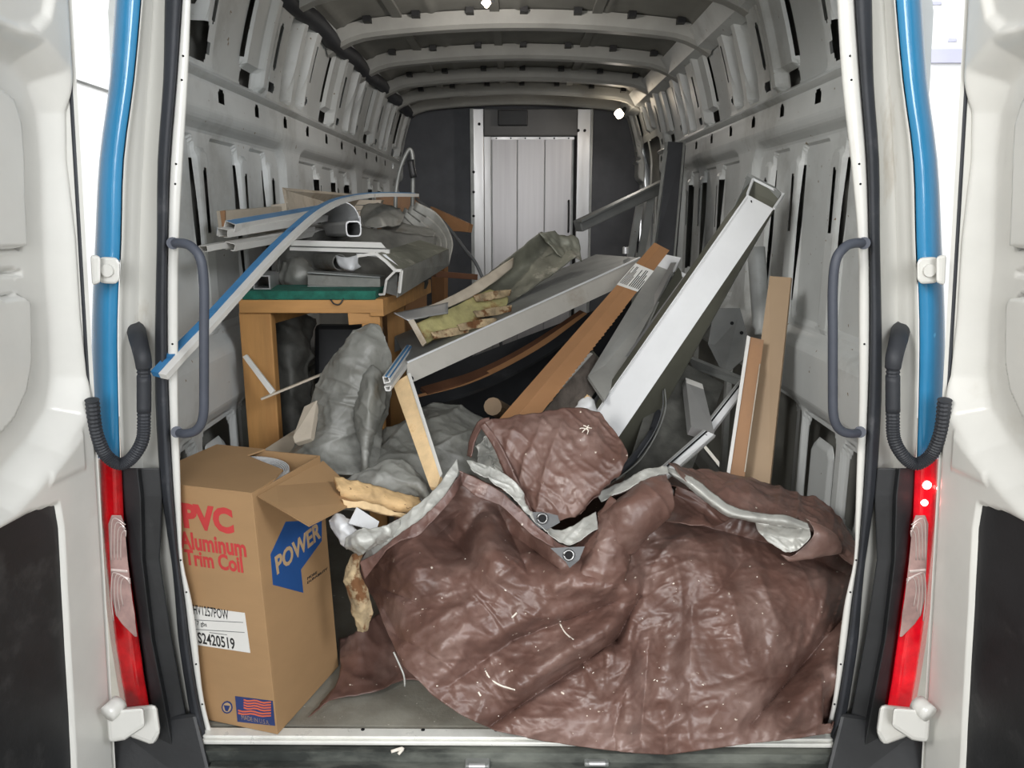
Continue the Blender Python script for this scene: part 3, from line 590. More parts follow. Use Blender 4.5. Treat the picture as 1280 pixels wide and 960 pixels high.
parts.append(prism('base_panel', [BX(th, th, .002), BX(W1-th, th, .002), BX(W1-th, W2-th, .002), BX(th, W2-th, .002)], [BX(th, th, .006), BX(W1-th, th, .006), BX(W1-th, W2-th, .006), BX(th, W2-th, .006)], M['cardin']))
def TPX(px, py): p = QZ(px, py, Fb.z+Hb*up.z)-up*Hb-Fb; return (p.dot(a1), min(W2, p.dot(a2)))
fl1 = [(0.0, 0.0), (W1, 0.0), (W1, W2), TPX(338, 560), TPX(309, 571), TPX(354, 589), TPX(344, 600), TPX(326, 612)]
parts.append(prism('top_flap', [BX(a, b, Hb) for a, b in fl1], [BX(a, b, Hb+.004) for a, b in fl1], M['card']))
fo = QP([(322, 620, -.01), (345, 607, .06), (404, 576, .27), (431, 601, .25), (455, 621, .18), (443, 628, .15), (386, 657, -.05), (350, 636, -.04)])
parts.append(prism('open_flap', fo, [p+V(0, .002, -.004) for p in fo], M['card']))
parts.append(tube('flap_tear', [Q(421, 611, .17), Q(428, 610, .17), Q(436, 614, .165), Q(444, 620, .155)], .0016, M['hole'], n=10, seg=5))
for k in range(7):      # wound coil seen through the torn top
    r = .126-.004*k; c0 = BX(W1*.5, W2*.5, 0); pts = []
    for j in range(40):
        an = 2*math.pi*j/39; pts.append(c0+a1*(r*math.cos(an))+a2*(r*math.sin(an)))
    n = len(pts); rs = [[p+up*.04, p+up*(Hb-.012-.002*k), p+(p-c0).normalized()*.0022+up*(Hb-.012-.002*k), p+(p-c0).normalized()*.0022+up*.04] for p in pts]
    parts.append(rings('coil_layer', rs, M['aluw'] if k % 2 == 0 else M['aluw'], cap=False))
cb = T('cardboard_box', 'tall brown cardboard trim coil box with torn open top, left front', 'box', parts)
fp, sp = parts[0], parts[1]
ux = -a1; uy = up; nf = ux.cross(uy)
OF = BX(W1, 0, 0)-a2*.0004
def FP(px, py):   # point on the front face under a pixel -> (distance from left edge, height)
    r = ray(px, py); n = a1.cross(up).normalized(); t = (Fb-CAM).dot(n)/r.dot(n); p = CAM+r*t; h = (p.z-Fb.z)/up.z; return ((p-up*h-Fb).dot(a1), h)
def SP(px, py):
    r = ray(px, py); n = a1.cross(up).cross(up) if False else a2.cross(up).normalized(); t = (Fb-CAM).dot(n)/r.dot(n); p = CAM+r*t; h = (p.z-Fb.z)/up.z; return ((p-up*h-Fb).dot(a2), h)
def ftext(nm, s, xl, xr, yb, size, m, bold=0, ytop=None):
    a, h = FP((xl+xr)/2, yb); al, _ = FP(xl, yb); ar, _ = FP(xr, yb); ht, = (FP((xl+xr)/2, ytop)[1]-h,)
    o = text(nm, s, 1, m, fp, (0, 0, 0), (1, 0, 0), (0, 1, 0), bold=bold)
    xs = [v.co.x for v in o.data.vertices]; ys = [v.co.y for v in o.data.vertices]; wd = max(xs)-min(xs); hh = max(ys)-min(ys)
    O = Fb+a1*al+up*h-a2*.0004
    for v in o.data.vertices: x, y, z = (v.co.x-min(xs))/wd*(al-ar), (v.co.y-min(ys))/hh*ht, (v.co.z > 0)*.0004; v.co = O-a1*x+up*y-a2*z
    return o
def local(o, par):
    o.matrix_parent_inverse = par.matrix_world.inverted() if par else Matrix(); return o
ftext('lettering', 'PVC', 231, 293, 664, 1, M['redink'], .05, 632)
ftext('lettering', 'Aluminum', 227, 308, 691, 1, M['redink'], .03, 669)
ftext('lettering', 'Trim Coil', 233, 304, 711, 1, M['redink'], .03, 691)
def fquad(nm, pts, m, off=.0006):
    A = [Fb+a1*FP(*p)[0]+up*FP(*p)[1] for p in pts]; return prism(nm, [p-a2*.0001 for p in A], [p-a2*off for p in A], m, fp)
fquad('shipping_label', [(236, 757), (306, 766), (313, 816), (240, 805)], M['paper'])
ftext('lettering', 'HV1257POW', 243, 286, 771, 1, M['ink'], .01, 759)
ftext('lettering', '7 gbs', 247, 259, 784, 1, M['ink'], .01, 777)
ftext('lettering', 'S2420519', 249, 294, 808, 1, M['ink'], .02, 794)
for x0, y0, x1, y1 in ((240, 774, 304, 777.5), (243, 786, 306, 790), (262, 790, 284, 793)): fquad('printed_rule', [(x0, y0), (x1, y1), (x1, y1+.8), (x0, y0+.8)], M['lining'], .0009)
fquad('recycling_mark', [(277+7*math.cos(t*.5236)+7, 884+8*math.sin(t*.5236)) for t in range(12)], M['navyink'], .0007)
fquad('recycling_mark_ring', [(284+5.3*math.cos(t*.5236), 884+6*math.sin(t*.5236)) for t in range(12)], M['cardink'], .0010)
fquad('recycling_mark_core', [(280, 881), (288, 882), (285, 889), (282, 888)], M['navyink'], .0013)
fquad('flag_print', [(294, 870), (341, 876), (344, 907), (297, 902)], M['navyink'], .0008)
for k in range(6):
    y = 873.5+k*3.3; w0 = 305 if k < 4 else 298
    pts = [(w0+(339-w0)*t, y+3.9*t*(1 if w0 == 305 else 1.1)+.9*math.sin(t*11)) for t in np.linspace(0, 1, 9)]
    fquad('flag_stripe', pts+[(p[0], p[1]+1.9) for p in pts[::-1]], M['orangeink'], .0012)
ftext('lettering', 'MADE IN U.S.A.', 303, 337, 902.5, 1, M['cardink'], .0, 897)
def squad(nm, pts, m, off=.0006):
    n = a2.cross(up).normalized(); A = [Fb+a2*SP(*p)[0]+up*SP(*p)[1] for p in pts]
    return prism(nm, [p+n*.0001 for p in A], [p+n*off for p in A], m, sp)
squad('arrow_print', [(338, 693), (357, 652), (402, 650), (402, 676), (376, 712), (379, 741), (341, 731)], M['blueink'])
def stext(s, P0, P1, T0, m, off=.0011, bold=0):
    """baseline from pixel P0 to P1 on the side face, T0 the pixel above P0 at cap height"""
    o = text('lettering', s, 1, m, sp, (0, 0, 0), (1, 0, 0), (0, 1, 0), bold=bold); n = a2.cross(up).normalized()
    W3 = lambda p: Fb+a2*SP(*p)[0]+up*SP(*p)[1]
    A, B, C_ = W3(P0), W3(P1), W3(T0); xs = [v.co.x for v in o.data.vertices]; ys = [v.co.y for v in o.data.vertices]
    for v in o.data.vertices:
        x = (v.co.x-min(xs))/(max(xs)-min(xs)); y = (v.co.y-min(ys))/(max(ys)-min(ys)); z = off if v.co.z > 0 else .0002; v.co = A+(B-A)*x+(C_-A)*y+n*z
stext('POWER', (346, 719), (401, 672), (343, 696), M['cardink'], bold=.03)
stext('MORE', (384, 725), (396, 717), (384, 721.5), M['ink']); stext('DURABILITY', (384, 730), (409, 712), (384, 727), M['ink'])
for c in cb.children:
    pass
# ---- sawhorse workbench
Yt = .62
def tq(px, py, dY=0): return Q(px, py, Yt+dY)
tl, tr = tq(298, 377), tq(472, 377); zt = tl.z+.005
L0, L1 = tl.x, tr.x
parts = [box('apron_board', (L0, Yt, zt-.038), (L1, Yt+.04, zt), M['woodh'], bevel=.002)]
parts.append(box('table_top', (L0+.01, Yt+.01, zt), (L1-.008, Yt+.62, zt+.012), M['woodh'], bevel=.001))
parts.append(box('green_carpet_strip', (L0+.012, Yt-.003, zt+.0), (L1-.004, Yt+.20, zt+.026), M['green'], bevel=.004))
lx0, lx1 = tq(301, 450).x, tq(341, 450).x
parts.append(box('leg', (lx0, Yt+.01, 0), (lx1, Yt+.05, zt-.038), M['wood'], bevel=.003))
parts.append(box('leg', (tq(453, 450).x, Yt+.01, 0), (tq(476, 450).x, Yt+.05, zt-.038), M['wood'], bevel=.003))
parts.append(box('leg', (L1-.06, Yt+.50, 0), (L1-.0, Yt+.54, zt-.038), M['wood']))
parts.append(bar('side_rail', (L1-.004, Yt+.0, zt-.022), (L1+.055, Yt+.70, zt-.022), .04, .05, M['woodh'], bevel=.002))
parts.append(bar('side_rail', (L1-.09, Yt+.02, zt-.055), (L1-.0, Yt+.035, zt-.050), .04, .035, M['woodh'], bevel=.002))
parts.append(bar('side_rail', (lx0+.06, Yt+.045, zt-.055), (lx0+.15, Yt+.60, zt-.055), .04, .045, M['woodh']))
c = Q(421, 375, Yt-.004); parts.append(tube('bent_nail', [c+V(-.018, 0, .002), c+V(-.008, -.004, -.010), c+V(.008, -.004, -.012), c+V(.02, 0, .004)], .0022, M['black'], n=14, seg=6))
T('workbench', 'wooden sawhorse bench topped with green carpet strip, left side', 'workbench', parts)
# ---- things piled on the bench
def tr2(name, A, B, w, h, m, lab, cat, grp=None, film=None, bend=None, roll=0):
    """hollow plastic or metal trim strip: C section with a return lip, optional blue film along one face"""
    A_, B_ = Q(*A), Q(*B); bd = [Q(*b) for b in bend] if bend else None
    prof = [(-w/2+.006, -h/2), (-w/2, -h/2), (-w/2, h/2), (w/2, h/2), (w/2, -h/2), (w/2-.008, -h/2)]
    parts = [extr('strip_body', A_, B_, prof, m, bend=bd, roll=roll, th=.0022)]
    if film:
        f = [(-w/2-.0012, -h/2), (-w/2-.0012, h/2)] if film == 1 else [(-w/2, h/2+.0012), (w/2, h/2+.0012)]
        parts.append(extr('blue_film', A_, B_, f, M['pvcb'], bend=bd, roll=roll, th=.0008))
    return T(name, lab, cat, parts, grp)
# long blue and white trim: bends up from the lower left and flattens away over the pile
cP = cr([Q(201, 469, -.05), Q(232, 435, .02), Q(262, 404, .10), Q(300, 362, .24), Q(345, 313, .45), Q(378, 281, .65), Q(402, 262, .82), Q(430, 249, 1.05), Q(470, 243, 1.45), Q(520, 243, 1.9)], 40)
def strip(name, C_, offs, m, th=.002, upv=(0, -.5, 1)):
    rs = []
    for i in range(len(C_)):
        d = Vector(C_[min(i+1, len(C_)-1)]-C_[max(i-1, 0)]); s, u = frame_of(d, Vector(upv)); c = Vector(C_[i])
        rs.append([c+s*a+u*b for a, b in offs])
    return rings(name, rs, m)
a = strip('white_face', cP, [(-.004, -.009), (.014, -.009), (.014, .004), (-.004, .004)], M['pvc'])
b = strip('blue_face', cP, [(-.022, -.008), (-.0045, -.008), (-.0045, .006), (-.022, .006)], M['pvcb'])
T('trim_strip', 'long bent blue and white trim strip sticking out past the left handle', 'trim', [a, b])
tr2('trim_strip', (287, 283, .46), (400, 262, 1.25), .026, .018, M['pvc'], 'white trim strip with blue film, upper of the left pair on bench pile', 'trim', film=2, roll=20)
tr2('trim_strip', (278, 291, .43), (405, 272, 1.20), .026, .018, M['pvc'], 'blue-filmed trim strip just below the upper left strip on bench pile', 'trim', film=1, roll=10)
tr2('trim_strip', (287, 308, .46), (400, 289, 1.25), .026, .016, M['pvc'], 'white trim strip with blue side crossing behind the long bent strip', 'trim', film=1, roll=15)
tr2('trim_strip', (254, 311, .36), (390, 286, 1.15), .020, .012, M['pvc'], 'thin white trim strip reaching furthest left above the bench', 'trim')
T('board_offcut', 'beige board offcut with broken brown end, far left of bench pile', 'board', [slab('panel', [(276, 264, .52), (352, 258, .95), (352, 290, .95), (280, 296, .52)], .012, M['beige']), slab('broken_edge', [(275, 264, .518), (281, 263, .52), (281, 296, .52), (279, 294, .518)], .014, M['tanw'])])
T('board_offcut', 'small pale board piece standing behind the left bench strips', 'board', [slab('panel', [(339, 256, .97), (358, 254, .97), (358, 285, .97), (339, 288, .97)], .012, M['beige'])])
T('board_offcut', 'wide beige board slanting behind the bent blue strip', 'board', [slab('panel', [(357, 238, 1.05), (452, 246, 1.9), (440, 262, 1.9), (362, 268, 1.05)], .015, M['beige'])])
for i, (y, x0, x1, lab) in enumerate(((252, 420, 477, 'topmost pale plank of the thin stack at the back of bench'), (259, 425, 472, 'middle pale plank of the thin stack at the back of bench'), (266, 425, 470, 'lowest pale plank of the thin stack at the back of bench'))):
    T('plank', lab, 'plank', [slab('board', [(x0, y-2, 1.9), (x1, y-2, 1.9), (x1-2, y+4, 1.9), (x0, y+4, 1.9)], .06, M['beige'])], 'thin planks at the back of the bench')
# curved half-round gutter piece
c0 = Q(428, 274, 1.020); c1 = Q(385, 285, 1.420); prof = [(.058*math.cos(t), .058*math.sin(t)) for t in np.linspace(.05, 2.7, 14)]
T('gutter_piece', 'white curved half-round gutter piece under the bent blue strip', 'gutter', [extr('curved_shell', c0, c1, prof, M['aluw'], th=.003), extr('rolled_lip', c0-V(0, .002, 0), c1, [(.054, -.02), (.062, -.02), (.062, .01)], M['aluw'], th=.003)])
def tubeend(name, x, y, Y, ex, ey, eY, w, h, m, lab, cat, open_=False, skew=0):
    A_ = [Q(x, y, Y)+V(a*w/2, 0, b*h/2) for a, b in ((-1, -1), (1, -1), (1, 1), (-1, 1))]; B_ = [Q(ex, ey, eY)+V(a*w/2, 0, b*h/2) for a, b in ((-1, -1), (1, -1), (1, 1), (-1, 1))]
    inn = [p+V(0, .05, 0) for p in A_]
    return T(name, lab, cat, [hollow('tube_wall', A_, B_, m, t=.004)])
# round-cornered post seen end-on
def roundtube(name, A, B, r, m, lab, cat, t=.004, seg=20, sq=.5):
    A_, B_ = Q(*A), Q(*B); s, u = frame_of(B_-A_, V(0, 0, 1)); 
    def rg(P, q): return [P+s*(q*math.copysign(abs(math.cos(a))**sq, math.cos(a)))+u*(q*math.copysign(abs(math.sin(a))**sq, math.sin(a))) for a in [2*math.pi*j/seg for j in range(seg)]]
    R_ = [rg(A_, r), rg(B_, r), rg(B_, r-t), rg(A_, r-t)]; R_.append(R_[0])
    return T(name, lab, cat, [rings('tube_wall', R_, m, cap=False)])
roundtube('downspout', (442, 286, 0.820), (395, 288, 1.570), .024, M['alu'], 'short grey tube lying end-on above the white profile on bench', 'tube')
tubeend('square_tube', 327, 353, .66, 346, 346, 1.0, .050, .040, M['alu'], 'square grey metal tube end resting on the green carpet corner', 'tube')
T('white_profile', 'flat white aluminium profile lying level across the bench pile', 'profile', [
  slab('top_face', [(362, 300, 0.820), (476, 303, 0.720), (482, 310, 0.710), (364, 307, 0.810)], .004, M['pvc']), slab('front_lip', [(362, 309, 0.810), (486, 312, 0.700), (486, 317, 0.700), (362, 313, 0.810)], .006, M['pvc']),
  slab('web', [(363, 306, 0.820), (482, 310, 0.720), (482, 313, 0.720), (363, 309, 0.820)], .01, M['alud'])])
T('profile_end', 'ragged aluminium angle end at left of the big grey extrusion', 'profile', [slab('flange', [(445, 317, 0.670), (482, 318, 0.670), (500, 334, 0.650), (482, 322, 0.660)], .006, M['aluw'])])
# big extrusion on the right end of the bench: I-like hollow section seen end-on
Ae = Q(497, 345, 0.670); Be = Q(552, 318, 1.290)
prof = [(-.075, .062), (-.048, .062), (-.020, .034), (.012, .026), (.030, -.002), (.030, -.060)]
rim = QP([(447, 320, .66), (470, 317, .64), (483, 327, .63), (494, 338, .62), (502, 338, .615), (499, 366, .625)]); rim2 = QP([(494, 339, .62), (483, 350, .63), (480, 368, .64), (474, 368, .65)])
pa = [slab('top_face', [(470, 317, .642), (524, 300, 1.25), (561, 311, 1.2), (500, 338, .618)], .004, M['bentm']), slab('side_face', [(502, 338, .618), (561, 312, 1.2), (561, 332, 1.2), (497, 372, .64)], .004, M['steel']),
      slab('inner_web', [(483, 350, .64), (496, 340, .63), (552, 318, 1.2), (545, 325, 1.2)], .004, M['lining']), slab('far_wall', [(481, 366, .66), (484, 350, .66), (497, 340, .66), (496, 370, .66)], .003, M['dusk'])]
pa += [bar('end_rim', rim[i], rim[i+1], .006, .008, M['pvc'], bevel=0) for i in range(5)]+[bar('end_rim', rim2[i], rim2[i+1], .004, .006, M['pvc'], bevel=0) for i in range(3)]
T('aluminium_extrusion', 'large dusty aluminium extrusion hanging off the right end of bench', 'profile', pa)
T('steel_channel', 'dark rusty steel channel lying on the bench just above carpet', 'channel', [bar('web', Q(388, 349, 0.790), Q(478, 353, 0.770), .05, .032, M['steel']), bar('upper_lip', Q(388, 340, 0.780), Q(478, 346, 0.760), .055, .005, M['alud']), bar('lower_lip', Q(388, 357, 0.780), Q(478, 360, 0.760), .055, .005, M['alud'])])
T('steel_plate', 'slanted dull metal plate leaning inside the bench pile', 'plate', [slab('plate', [(352, 316, 0.970), (384, 318, 1.020), (372, 352, 0.970), (340, 350, 0.920)], .006, M['steel'])])
roundtube('dark_pipe', (425, 328, 0.890), (374, 326, 1.170), .026, M['steel'], 'dark round pipe under the white profile on the bench', 'pipe', sq=1)
T('crumpled_metal', 'crumpled dusty metal scrap between dark pipe and rusty channel', 'scrap', [patch('sheet', [[(357, 330, 0.890), (375, 326, 0.870), (388, 334, 0.910)], [(352, 345, 0.870), (372, 342, 0.830), (392, 345, 0.870)], [(360, 360, 0.870), (375, 357, 0.850), (390, 358, 0.870)]], M['steel'], nu=20, nv=20, crum=.012, sc=20, th=.003)])
T('blue_plastic_scrap', 'curved blue-white plastic scrap right of the dark pipe', 'scrap', [patch('sheet', [[(420, 319, 0.850), (436, 322, 0.830), (448, 318, 0.850)], [(424, 330, 0.850), (438, 334, 0.820), (446, 328, 0.840)], [(432, 336, 0.850), (440, 337, 0.830), (450, 333, 0.850)]], M['aluw'], nu=14, nv=14, crum=.004, sc=20, th=.003)])
tube('x', [V(0, 0, 0), V(0, 0, 0.640)], .01, M['chrome']) if False else None
# hand-truck loop behind
P = [Q(494, 275, 2.0), Q(495, 240, 2.0), Q(500, 212, 2.0), Q(508, 192, 2.0), Q(513, 187, 2.0), Q(516, 200, 2.0), Q(516, 240, 2.0), Q(515, 272, 2.0)]
T('hand_truck', 'chrome looped handle standing up behind the bench pile', 'hand truck', [tube('loop_handle', P, .009, M['alud'], n=50), bar('cross_plate', Q(478, 275, 2.0), Q(520, 275, 2.0), .05, .03, M['alud']), tube('grip', [Q(513, 200, 1.985), Q(517, 222, 1.985)], .016, M['black'], n=6)])
# sheets and slats drooping behind the bench towards the partition
T('bent_slats', 'bundle of thin bent grey slats drooping behind the bench', 'slats', [patch('slat', [[(520-d, 252+d*.5, 1.9), (548-d, 268+d, 1.9), (566-d, 300, 1.85), (562-d, 330, 1.8)], [(516-d, 262+d*.5, 1.9), (542-d, 280+d, 1.9), (556-d, 306, 1.85), (553-d, 336, 1.8)]], M['steel'], nu=20, nv=6, crum=.002, th=.002) for d in (0, 7, 14, 20)])
T('round_rod', 'thin dark rod running down left of the metal sliding door', 'rod', [tube('rod', [Q(520, 248, 2.4), Q(552, 275, 2.3), Q(580, 310, 2.2), Q(600, 340, 2.1), Q(625, 420, 2.1), Q(633, 569, 2.1)], .008, M['cable'], n=30)])
T('wood_offcut', 'orange-brown wood board poking out toward the partition, left of door', 'board', [slab('board', [(538, 258, 2.9), (587, 280, 2.7), (585, 290, 2.7), (560, 288, 2.8), (556, 288, 2.8), (554, 520, 2.85), (542, 519, 2.9)], .03, M['orange'])])
T('wood_offcut', 'brown wood scrap under the drooping slats beside the bench', 'board', [bar('board', Q(540, 342, 1.75), Q(592, 346, 1.9), .06, .025, M['brownm'])])
T('brown_board', 'brown board standing behind chrome loop on bench', 'board', [slab('board', [(470, 246, 2.5), (522, 244, 2.5), (535, 275, 2.5), (530, 541, 2.5), (480, 541, 2.5)], .02, M['tanw'])])
for i, (x, y, x2, y2, lab) in enumerate(((455, 258, 500, 282, 'grey crushed metal lying behind the gutter piece on bench'), (480, 284, 540, 300, 'grey crushed metal lying above the large extrusion'))):
    T('crumpled_metal', lab, 'scrap', [patch('sheet', [[(x, y, 1.7), ((x+x2)/2, y-3, 1.7), (x2, y+3, 1.8)], [(x-4, (y+y2)/2, 1.6), ((x+x2)/2, (y+y2)/2+2, 1.55), (x2+4, (y+y2)/2, 1.7)], [(x, y2, 1.5), ((x+x2)/2, y2+2, 1.5), (x2, y2, 1.6)]], M['steel'], nu=24, nv=20, crum=.010, sc=9, seed=i*4, th=.003)])
T('junk_heap', 'dusty grey junk heap filling the bench behind the front profiles', 'scrap', [patch('heap', [[(350, 300, 1.0), (400, 294, 1.2), (470, 290, 1.3), (545, 300, 1.4)], [(345, 325, .92), (400, 322, 1.05), (470, 320, 1.15), (540, 325, 1.3)], [(345, 358, .90), (400, 358, .98), (470, 360, 1.0), (530, 362, 1.2)]], M['dusk'], nu=40, nv=24, crum=.014, sc=7, th=.004)])
# ================================================================ middle pile
# grey-white downspout / panel with folded front edge
parts = [slab('front_edge', [(509, 453, .62), (800, 322, 1.30), (803, 346, 1.28), (509, 481, .60)], .004, M['channel']),
         slab('top_face', [(494, 420, 1.02), (745, 318, 1.80), (800, 322, 1.30), (509, 453, .62)], .004, M['alud']),
         slab('back_edge', [(494, 421, 1.02), (745, 319, 1.80), (745, 335, 1.80), (494, 440, 1.02)], .004, M['alud'])]
pq = QP([(494, 420, 1.02), (745, 318, 1.80), (800, 322, 1.30), (509, 453, .62)])
for a0, a1_, b0 in ((.22, .50, .62), (.17, .46, .70), (.14, .40, .78), (.62, .88, .58), (.58, .86, .66), (.55, .82, .74)): parts.append(onquad('scuffed_rib', pq, a0, a1_, b0, b0+.028, M['aluw'], lift=.004, th=.004))
parts.append(bar('bright_edge_line', Q(509, 453, .615), Q(800, 322, 1.295), .005, .005, M['aluw'], bevel=0))  # thin white bar added to draw a bright line along the fold
c = Q(514, 473, .605); parts.append(cyl('screw_hole', c+V(0, -.004, 0), c, .007, M['hole']))
for px, py in ((782, 317), ): parts.append(cyl('bolt', Q(px, py, 1.42), Q(px, py-8, 1.42), .012, M['alu']))
T('folded_metal_sheet', 'wide grey folded metal sheet sloping up through the middle', 'sheet metal', parts)
# rotten trough with foam
rows = [[(492, 394, .98), (560, 368, 1.14), (618, 330, 1.32), (676, 290, 1.5)], [(516, 400, .96), (575, 374, 1.12), (630, 340, 1.28), (686, 300, 1.46)],
        [(528, 428, .93), (590, 405, 1.10), (650, 372, 1.28), (722, 318, 1.44)], [(532, 434, .90), (592, 410, 1.06), (652, 374, 1.22), (716, 326, 1.40)]]
sh = patch('bent_metal_shell', [[(512, 398, 0.800), (575, 365, 0.961), (628, 326, 1.146), (675, 290, 1.329)], [(522, 412, 0.835), (585, 385, 1.007), (640, 345, 1.214), (700, 300, 1.398)], [(529, 431, 0.754), (592, 405, 0.916), (648, 373, 1.099), (722, 322, 1.284)]], M['bentm'], nu=70, nv=30, crum=.006, sc=10, th=.004)
lip = patch('pale_torn_lip', [[(512, 393, 0.754), (560, 372, 0.893), (600, 350, 1.030), (640, 322, 1.169)], [(516, 401, 0.743), (562, 384, 0.881), (606, 362, 1.007), (640, 334, 1.157)]], M['beige'], nu=50, nv=8, crum=.006, sc=22, th=.004)
lf = patch('end_flap', [[(492, 392, 0.709), (512, 388, 0.766), (560, 378, 0.847)], [(510, 401, 0.697), (524, 398, 0.720), (560, 392, 0.800)]], M['alu'], nu=20, nv=8, crum=.003, th=.003)
fm = patch('yellow_foam', [[(519, 405, 0.760), (560, 387, 0.870), (590, 372, 0.961), (612, 362, 1.030)], [(526, 418, 0.749), (566, 400, 0.858), (600, 386, 0.938), (634, 372, 1.030)], [(531, 429, 0.726), (570, 414, 0.835), (604, 396, 0.916), (632, 386, 0.984)]], M['rot'], nu=60, nv=24, crum=.005, sc=9, th=.012)
sw = [patch('splintered_wood', [[(x, y, Y), (x+25, y-7, Y+.05), (x+48, y-10, Y+.1)], [(x+4, y+7, Y-.01), (x+26, y+3, Y+.04), (x+46, y-2, Y+.09)]], M['rotw'], nu=30, nv=10, crum=.006, sc=14, seed=x, th=.006) for x, y, Y in ((590, 372, 0.938), (590, 392, 0.858), (538, 418, 0.709), (570, 408, 0.777))]
en = slab('end_board', [(510, 401, 0.697), (517, 399, 0.697), (533, 428, 0.674), (528, 433, 0.674)], .01, M['beige'])
tip = patch('torn_far_end', [[(672, 292, 1.306), (688, 290, 1.318), (700, 298, 1.353)], [(684, 305, 1.306), (706, 306, 1.329), (722, 300, 1.353)], [(700, 322, 1.284), (712, 322, 1.306), (724, 328, 1.329)]], M['bentm'], nu=20, nv=20, crum=.012, sc=18, th=.004)
T('rotten_trough', 'bent metal gutter full of rotten yellow foam lying on the grey panel', 'gutter', [sh, lip, lf, fm, en, tip]+sw)
# curved boards in the dark under the panel
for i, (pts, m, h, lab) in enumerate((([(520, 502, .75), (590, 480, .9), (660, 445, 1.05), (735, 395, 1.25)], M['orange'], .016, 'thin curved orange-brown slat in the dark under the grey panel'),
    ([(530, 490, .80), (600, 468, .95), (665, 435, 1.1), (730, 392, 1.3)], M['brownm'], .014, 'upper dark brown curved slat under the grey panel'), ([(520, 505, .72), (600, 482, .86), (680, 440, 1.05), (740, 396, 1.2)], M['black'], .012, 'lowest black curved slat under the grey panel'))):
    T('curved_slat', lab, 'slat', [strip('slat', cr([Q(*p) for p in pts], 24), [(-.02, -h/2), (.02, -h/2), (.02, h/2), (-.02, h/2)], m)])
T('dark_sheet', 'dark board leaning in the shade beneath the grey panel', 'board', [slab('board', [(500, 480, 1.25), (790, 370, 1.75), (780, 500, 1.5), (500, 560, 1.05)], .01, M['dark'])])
# orange-brown board with a paper label
q = [(622, 526, .50), (818, 303, 1.22), (837, 313, 1.20), (666, 530, .49)]; oq = QP(q)
def osec(a):
    L, R_ = bil(oq, a, 0), bil(oq, a, 1); mid_ = bil(oq, a, .42, .014); bk = (L-CAM).normalized()*.02
    return [L, mid_, R_, R_+bk, L+bk]
ob = rings('face', [osec(0), osec(1)], M['orange'])
lq = [bil(oq, .715, -.02, .003), bil(oq, .855, -.02, .003), bil(oq, .855, .42, .0165), bil(oq, .715, .42, .0165)]; lq2 = [bil(oq, .715, .42, .0165), bil(oq, .855, .42, .0165), bil(oq, .855, 1.02, .003), bil(oq, .715, 1.02, .003)]
bk = V(0, .001, 0); lb = prism('paper_label', lq, [p+bk for p in lq], M['paper']); lb2 = prism('paper_label', lq2, [p+bk for p in lq2], M['paper'], lb)
for k in range(6):
    for quad, n_ in ((lq, 1), (lq2, 1)):
        s0 = .10+.15*k; t1 = (.85, .6, .9, .9, .72, .5)[k]; onquad('printed_line', quad, .10, t1, s0, s0+.075, M['ink'], lb, lift=.001, th=.001)
ed = [prism('jagged_edge', [bil(oq, t, 1, .001), bil(oq, t+.018, 1, .001), bil(oq, t+.012, 1.035+.02*math.sin(t*90), .001)], [bil(oq, t, 1, -.004), bil(oq, t+.018, 1, -.004), bil(oq, t+.012, 1.035, -.004)], M['orange']) for t in np.arange(.10, .62, .02)]
T('orange_board', 'orange-brown board with a white printed paper label near its top', 'board', [ob, lb]+ed)
# broken brown-grey hollow piece beside it
A4 = QP([(742, 452, .92), (756, 470, .90), (735, 482, .88), (722, 462, .90)])
rowsA = QP([(741, 438, .98), (762, 462, .95), (750, 480, .94), (730, 455, .97)]); rowsB = QP([(664, 512, .62), (700, 525, .60), (700, 560, .60), (664, 545, .62)])
T('weathered_post', 'short broken grey weathered post beside the orange board', 'post', [hollow('post_walls', rowsA, rowsB, M['bentm'], t=.006), slab('grained_face', [(740, 440, .93), (760, 462, .905), (728, 516, .62), (682, 512, .62)], .008, M['greywood']),
   slab('pale_edge', [(733, 439, .92), (741, 442, .915), (674, 516, .60), (664, 514, .60)], .006, M['pvc'])])
T('torn_scrap', 'torn white plastic scrap poking up behind the tarp flap', 'scrap', [patch('sheet', [[(728, 500, .5), (736, 494, .5), (742, 500, .5)], [(718, 512, .48), (735, 508, .47), (745, 514, .48)], [(712, 522, .47), (730, 520, .47), (746, 522, .47)]], M['aluw'], nu=12, nv=12, crum=.006, sc=30, th=.003), slab('torn_paper_end', [(728, 500, .495), (734, 493, .495), (742, 500, .495), (738, 507, .492)], .003, M['split'])])
T('wood_block', 'round-ended wood log end in the dark left of orange board', 'wood', [tube('log', [Q(616, 508, .85), Q(640, 520, 1.2)], .030, M['tan'], n=5, seg=12, smooth=False)])
